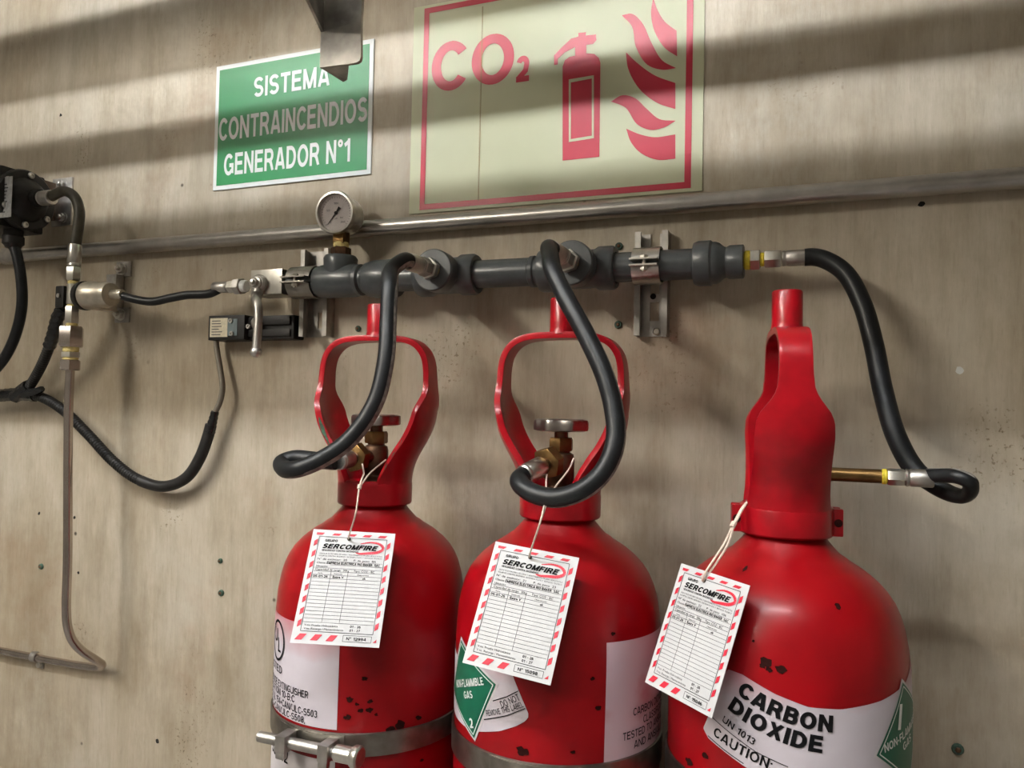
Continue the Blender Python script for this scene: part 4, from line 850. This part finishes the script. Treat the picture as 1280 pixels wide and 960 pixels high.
for z in (bz1-.015, bz0+.015):
    p = V(((bxa+bxb)/2-.002, -.0035, z)); b = MB(); b.lathe([(.0115, 0), (.0115, .002), (.009, .0022)], p, NY, 16); hexn(b, p+NY*.002, p+NY*.010, .0098); b.lathe([(.0045, .010), (.0045, .016), (.003, .017)], p, NY, 10); b.build('bolt', 'zinc', t)
# small hose pilot valve -> ball valve
hs = PV+X1*(xq+.060); he = V((W(280, 364, .06).x, YM, ZM-.001))
pts = [hs+X1*.018, W(168, 374, .088), W(190, 377, .080), (W(190, 377, .08)+W(232, 369, .068))/2, W(232, 369, .068), W(262, 367, .062), he+X1*-.004]
hose('thin black hose from the pilot valve to the square ball valve', pts, .0075, [('ferrule', hs-X1*.004, hs+X1*.030, .0088, 'ferrule', 'pvalve'), ('ferrule', he+X1*.012, he-X1*.022, .0098, 'ferrule', 'galv'), ('swivel_nut', he+X1*.012, he+X1*.026, .0118, 'hex', 'zinc'), ('adapter', he+X1*.026, he+X1*.040, .0150, 'hex', 'galv'), ('thread_tape', he+X1*.038, V((x0-.0+.0, YM, ZM)) if False else he+X1*.050, .0105, 'cyl', 'sign_white')], group='small hoses at the left')
# connector on the column's left + conduits
ca = W(80, 359, OC); cbx = W(70, 383, OC)
t = thing('cable_connector', 'small black plug on the left of the fitting column', 'connector', (cbx.x, CY, cbx.z))
MB().box(((ca.x+cbx.x)/2, CY+.012, (ca.z+cbx.z)/2), (.011, .014, .021)).build('plug', 'plastic_black', t, bevel=.004)
MB().lathe([(.004, 0), (.004, .003), (0, .003)], ((ca.x+cbx.x)/2, CY-.002, (ca.z+cbx.z)/2+.002), NY, 10).build('screw', 'galv', t)
def corrugated(pts, lab, r, taped=(0, 0), pitch=.0058, grp='corrugated black conduits'):
    P = spline(pts, 24); L = sum((b-a).length for a, b in zip(P, P[1:])); n = int(L/pitch*4); Q = []; acc = 0; d = [0]
    for a, b in zip(P, P[1:]): d.append(d[-1]+(b-a).length)
    j = 0
    for k in range(n+1):
        s = L*k/n
        while j < len(d)-2 and d[j+1] < s: j += 1
        Q.append(P[j].lerp(P[j+1], (s-d[j])/(d[j+1]-d[j])))
    t = thing('corrugated_conduit', lab, 'conduit', Q[0], grp)
    MB().tube(Q, lambda i: r*(1, 1, .78, .78)[i % 4], 12).build('sleeve', 'conduit_black', t, ang=60)
    return t, Q
c1, Q1 = corrugated([V(((ca.x+cbx.x)/2, CY+.012, cbx.z+.004)), W(73, 395, .088), W(66, 420, .08), W(55, 450, .065), W(42, 475, .05), W(32, 490, .042)], 'short corrugated conduit dropping from the plug to the taped junction', .0098)
m = MB(); k = int(len(Q1)*.42); m.tube(Q1[6:k:3], lambda i: .0108+.0006*(i % 3), 10); m.build('tape_wrap', 'tape_black', c1)
c2, Q2 = corrugated([W(-60, 497, .04), W(-20, 497, .04), W(20, 493, .04), W(50, 496, .038), W(78, 512, .036), W(110, 543, .034), W(142, 577, .032), W(172, 599, .030), W(205, 608, .028), W(233, 597, .028), W(250, 572, .028), W(260, 545, .028), W(264, 530, .028)], 'long corrugated conduit sagging from the taped junction to the limit switch cable', .0100)
def near(Q, p): return min(range(len(Q)), key=lambda i: (Q[i]-p).length)
m = MB(); ka, kb = near(Q2, W(0, 495, .04)), near(Q2, W(46, 495, .038)); m.tube(Q2[ka:kb:5], lambda i: .0125+.0012*(i % 2), 10); m.build('tape_wrap', 'tape_black', c2)
m = MB(); m.tube([W(18, 497, .045), W(28, 488, .046), W(36, 482, .048)], .0125, 8); m.tube([W(30, 492, .05), W(44, 490, .05), W(53, 486, .05)], lambda i: .010-.002*i, 6); m.build('tape_wrap', 'tape_black', c2)
m = MB(); m.tube(spline([W(262, 541, .028), W(265, 530, .028), W(269, 514, .028)], 6), lambda i: .0098-.0035*(i/13)+.0008*(i % 2), 10); m.build('tape_wrap', 'tape_black', c2)
# smooth outer sleeve on the lower right of the long conduit
ka = near(Q2, W(176, 600, .03)); MB().tube(Q2[ka::4], .0104, 12).build('smooth_sleeve', 'conduit_black', c2)
# limit switch
la_, lb_ = W(262, 396, .042), W(298, 424, .042); ra = W(364, 424, .036)
t = thing('limit_switch', 'small black limit switch with cream nameplate behind the valve lever', 'switch', (la_.x, 0, lb_.z))
zb_, zt_ = lb_.z-.001, la_.z+.002
MB().bx(la_.x-.002, lb_.x+.012, -.042, 0, zb_, zt_).build('housing', 'plastic_black', t, bevel=.002)
MB().bx(lb_.x+.012, ra.x, -.030, 0, zb_+.001, zt_-.001).build('mounting_plate', 'plastic_black', t, bevel=.003)
zm2 = (zb_+zt_)/2
MB().bx(lb_.x+.012, ra.x-.006, -.0345, -.030, zm2+.004, zt_-.004).build('ridge', 'plastic_black', t, bevel=.001); MB().bx(lb_.x+.012, ra.x-.006, -.0335, -.030, zb_+.006, zm2-.004).build('ridge', 'plastic_black', t, bevel=.001)
pa, pb2 = W(263, 398, .0425), W(284, 421, .0425); m = MB(); m.bx(pa.x, pb2.x, -.0428, -.042, pb2.z, pa.z); npl = m.build('nameplate', 'plate_cream', t)
m = MB()
for k in range(6): z = pb2.z+(pa.z-pb2.z)*(.1+.145*k); m.bx(pa.x+.004, pa.x+.004+.012+random.random()*.012, -.0430, -.0428, z, z+.0016)
m.build('plate_print', 'ink_soft', npl)
pc2 = W(296, 421, .0425); MB().bx(pb2.x, pc2.x, -.0426, -.042, pb2.z+.002, pa.z-.002).build('end_panel', 'plate_blue', t)
for px, py in ((289, 401), (290, 417), (311, 408)):
    p = W(px, py, .0425); MB().lathe([(.0042, 0), (.0042, .003), (.002, .003), (.002, .001), (0, .001)], p, NY, 14).build('screw', 'galv', t)
MB().lathe([(.008, 0), (.010, .001), (.010, .006), (.007, .008)], W(322, 404, .036), NY, 16).build('roller', 'galv', t)
gb2 = [V((W(270, 424, .02).x, -.02, zb_+.004)), W(271, 436, .020), W(275, 460, .022), W(278, 485, .025), W(275, 502, .027), W(269, 515, .028)]
tag(MB().tube(spline(gb2, 12), .0052, 12).build('cable', 'cable_grey'), 'thin grey cable leaving the limit switch downwards', 'cable')

# ------------------------------------------------------------------ stainless drain tube
vb0 = V((CX, CY, CZ(461))); ve = W(84, 770, OC)
tz = .919
pts = [vb0, V((CX, CY, CZ(520))), W(84.5, 700, OC), W(83, 765, OC), W(85, 785, .097), W(91, 801, .088), W(103, 814, .070), W(118, 824, .046), W(127, 830, .028)]
t = thing('steel_tube', 'thin stainless tube dropping from the fitting column and bending to the wall', 'tube', vb0)
MB().tube(spline(pts, 10), .0078, 16).build('drop_tube', 'stainless_tube', t)
e = W(127, 830, .028); el = spline([W(122, 827, .036), e, W(127, 833, .018), W(118, 834, .0135), W(100, 832, .013), W(60, 825, .013)], 8); el += [V((-2.6, -.013, W(45, 822, .013).z))]
MB().tube(el, .0074, 14).build('wall_tube', 'stainless_tube', t)
cl = W(44, 821, .013)
t = thing('tube_clip', 'small steel clip holding the thin tube to the wall', 'clip', (cl.x, 0, cl.z))
g = [[V((cl.x+s*.007, cl.y-.0095*math.sin(a), cl.z+.0105*math.cos(a))) for s in (-1, 1)] for a in [math.pi*k/12-.3 for k in range(14)]]
MB().shell(g, .0018).build('saddle', 'galv', t); MB().bx(cl.x-.007, cl.x+.010, -.002, 0, cl.z-.026, cl.z-.008).build('tab', 'galv', t)
b = MB(); hexn(b, (cl.x+.002, -.002, cl.z-.018), (cl.x+.002, -.009, cl.z-.018), .006); b.build('screw', 'zinc', t)

# ------------------------------------------------------------------ hanging bracket at the top
OB = .30
def B(px, py, off=OB): return W(px, py, off)
t = thing('hanging_bracket', 'bent steel bracket hanging in front of the green sign', 'bracket', B(425, 80))
th = .005
a, b, c, d = B(399.5, 84.5), B(446, 78), B(451, 71), B(451, 26); e2_ = B(401, 40)
m = MB()
pl = [a, B(440, 79.2), b, B(449.5, 75.5), c, d, e2_]; n = len(pl); pl2 = [p+V((0, th, 0)) for p in pl]
m.add(pl+pl2, [tuple(range(n)), tuple(range(2*n-1, n-1, -1))]+[(i, n+i, n+(i+1) % n, (i+1) % n) for i in range(n)]); m.build('face_plate', 'bracket', t)
upv = V((0, .012, .19))
def slab(pl, dv, nm):
    pl2 = [p+dv for p in pl]; k = len(pl); q = MB(); q.add(pl+pl2, [tuple(range(k)), tuple(range(2*k-1, k-1, -1))]+[(i, k+i, k+(i+1) % k, (i+1) % k) for i in range(k)]); return q.build(nm, 'bracket', t)
slab([e2_, d, d+upv, e2_+upv], V((0, th, 0)), 'upper_plate')
gp = W(382, 0, .36); gv = gp-e2_; gv = gv*(.13/gv.length)
slab([e2_, e2_+V((0, 0, .085)), e2_+gv], V((.004, 0, 0)), 'gusset')
slab([a+V((.001, .004, 0)), B(434, 80.5)+V((0, .004, 0)), W(434, 100, .256), W(429, 102.5, .256)], V((0, 0, th*.6)), 'foot_flange')
MB().bx(d.x-.05, d.x, -OB+.012, -OB+.018, d.z+.17, 3.0).build('hanger', 'bracket', t)

# ------------------------------------------------------------------ anchors and holes in the wall
ANCH = [(774, 308, 5, 'plug_green', 'green wall plug beside the right clamp above the manifold'), (773, 406, 5, 'plug_green', 'green wall plug below the manifold beside the right strut'), (448, 411, 4.5, 'plug_green', 'green wall plug under the manifold above the left cylinder handle'), (1152, 255, 4, 'hole', 'dark drilled hole under the conduit at the right'), (1197, 936, 6, 'plug_green', 'green wall plug low at the right edge'),
        (52, 708, 5, 'plug_green', 'pale wall plug left of the steel tube'), (276, 701, 4, 'plug_green', 'upper of two wall plugs left of the left cylinder'), (277, 741, 5, 'plug_green', 'lower of two wall plugs left of the left cylinder'), (93, 647, 3, 'hole', 'small dark hole just right of the steel tube'), (49, 642, 3, 'hole', 'small dark hole just left of the steel tube'), (98, 716, 3, 'hole', 'small dark hole right of the tube below the other'), (197, 926, 4, 'hole', 'dark hole low in the wall left of the left cylinder'), (76, 144, 3, 'hole', 'small dark pit above the pressure switch'), (1199, 463, 4, 'sign_white', 'white chip of paint beside the right hose')]
for px, py, r, mm, lab in ANCH:
    p = W(px, py); rr = r*.0012
    if mm == 'plug_green':
        t = thing('wall_plug', lab, 'wall plug', p, 'plugs in the wall')
        MB().lathe([(rr, 0), (rr, .002), (rr*.8, .004), (rr*.5, .004)], p, NY, 12).build('sleeve', mm, t); MB().lathe([(rr*.5, 0), (rr*.5, .0048), (rr*.3, .006)], p, NY, 6).build('screw', 'bronze_dark', t)
    else:
        m = MB(); n = 9; P = [p+NY*.0008]+[p+NY*.0003+V((math.cos(6.2832*k/n), 0, math.sin(6.2832*k/n)))*rr*(.7+.5*random.random())*V((1, 0, 1)).length/1.414 for k in range(n)]
        m.add(P, [(0, 1+k, 1+(k+1) % n) for k in range(n)]); tag(m.build('wall_hole' if mm == 'hole' else 'paint_fleck', mm), lab, 'hole' if mm == 'hole' else 'paint fleck', 'marks in the wall')
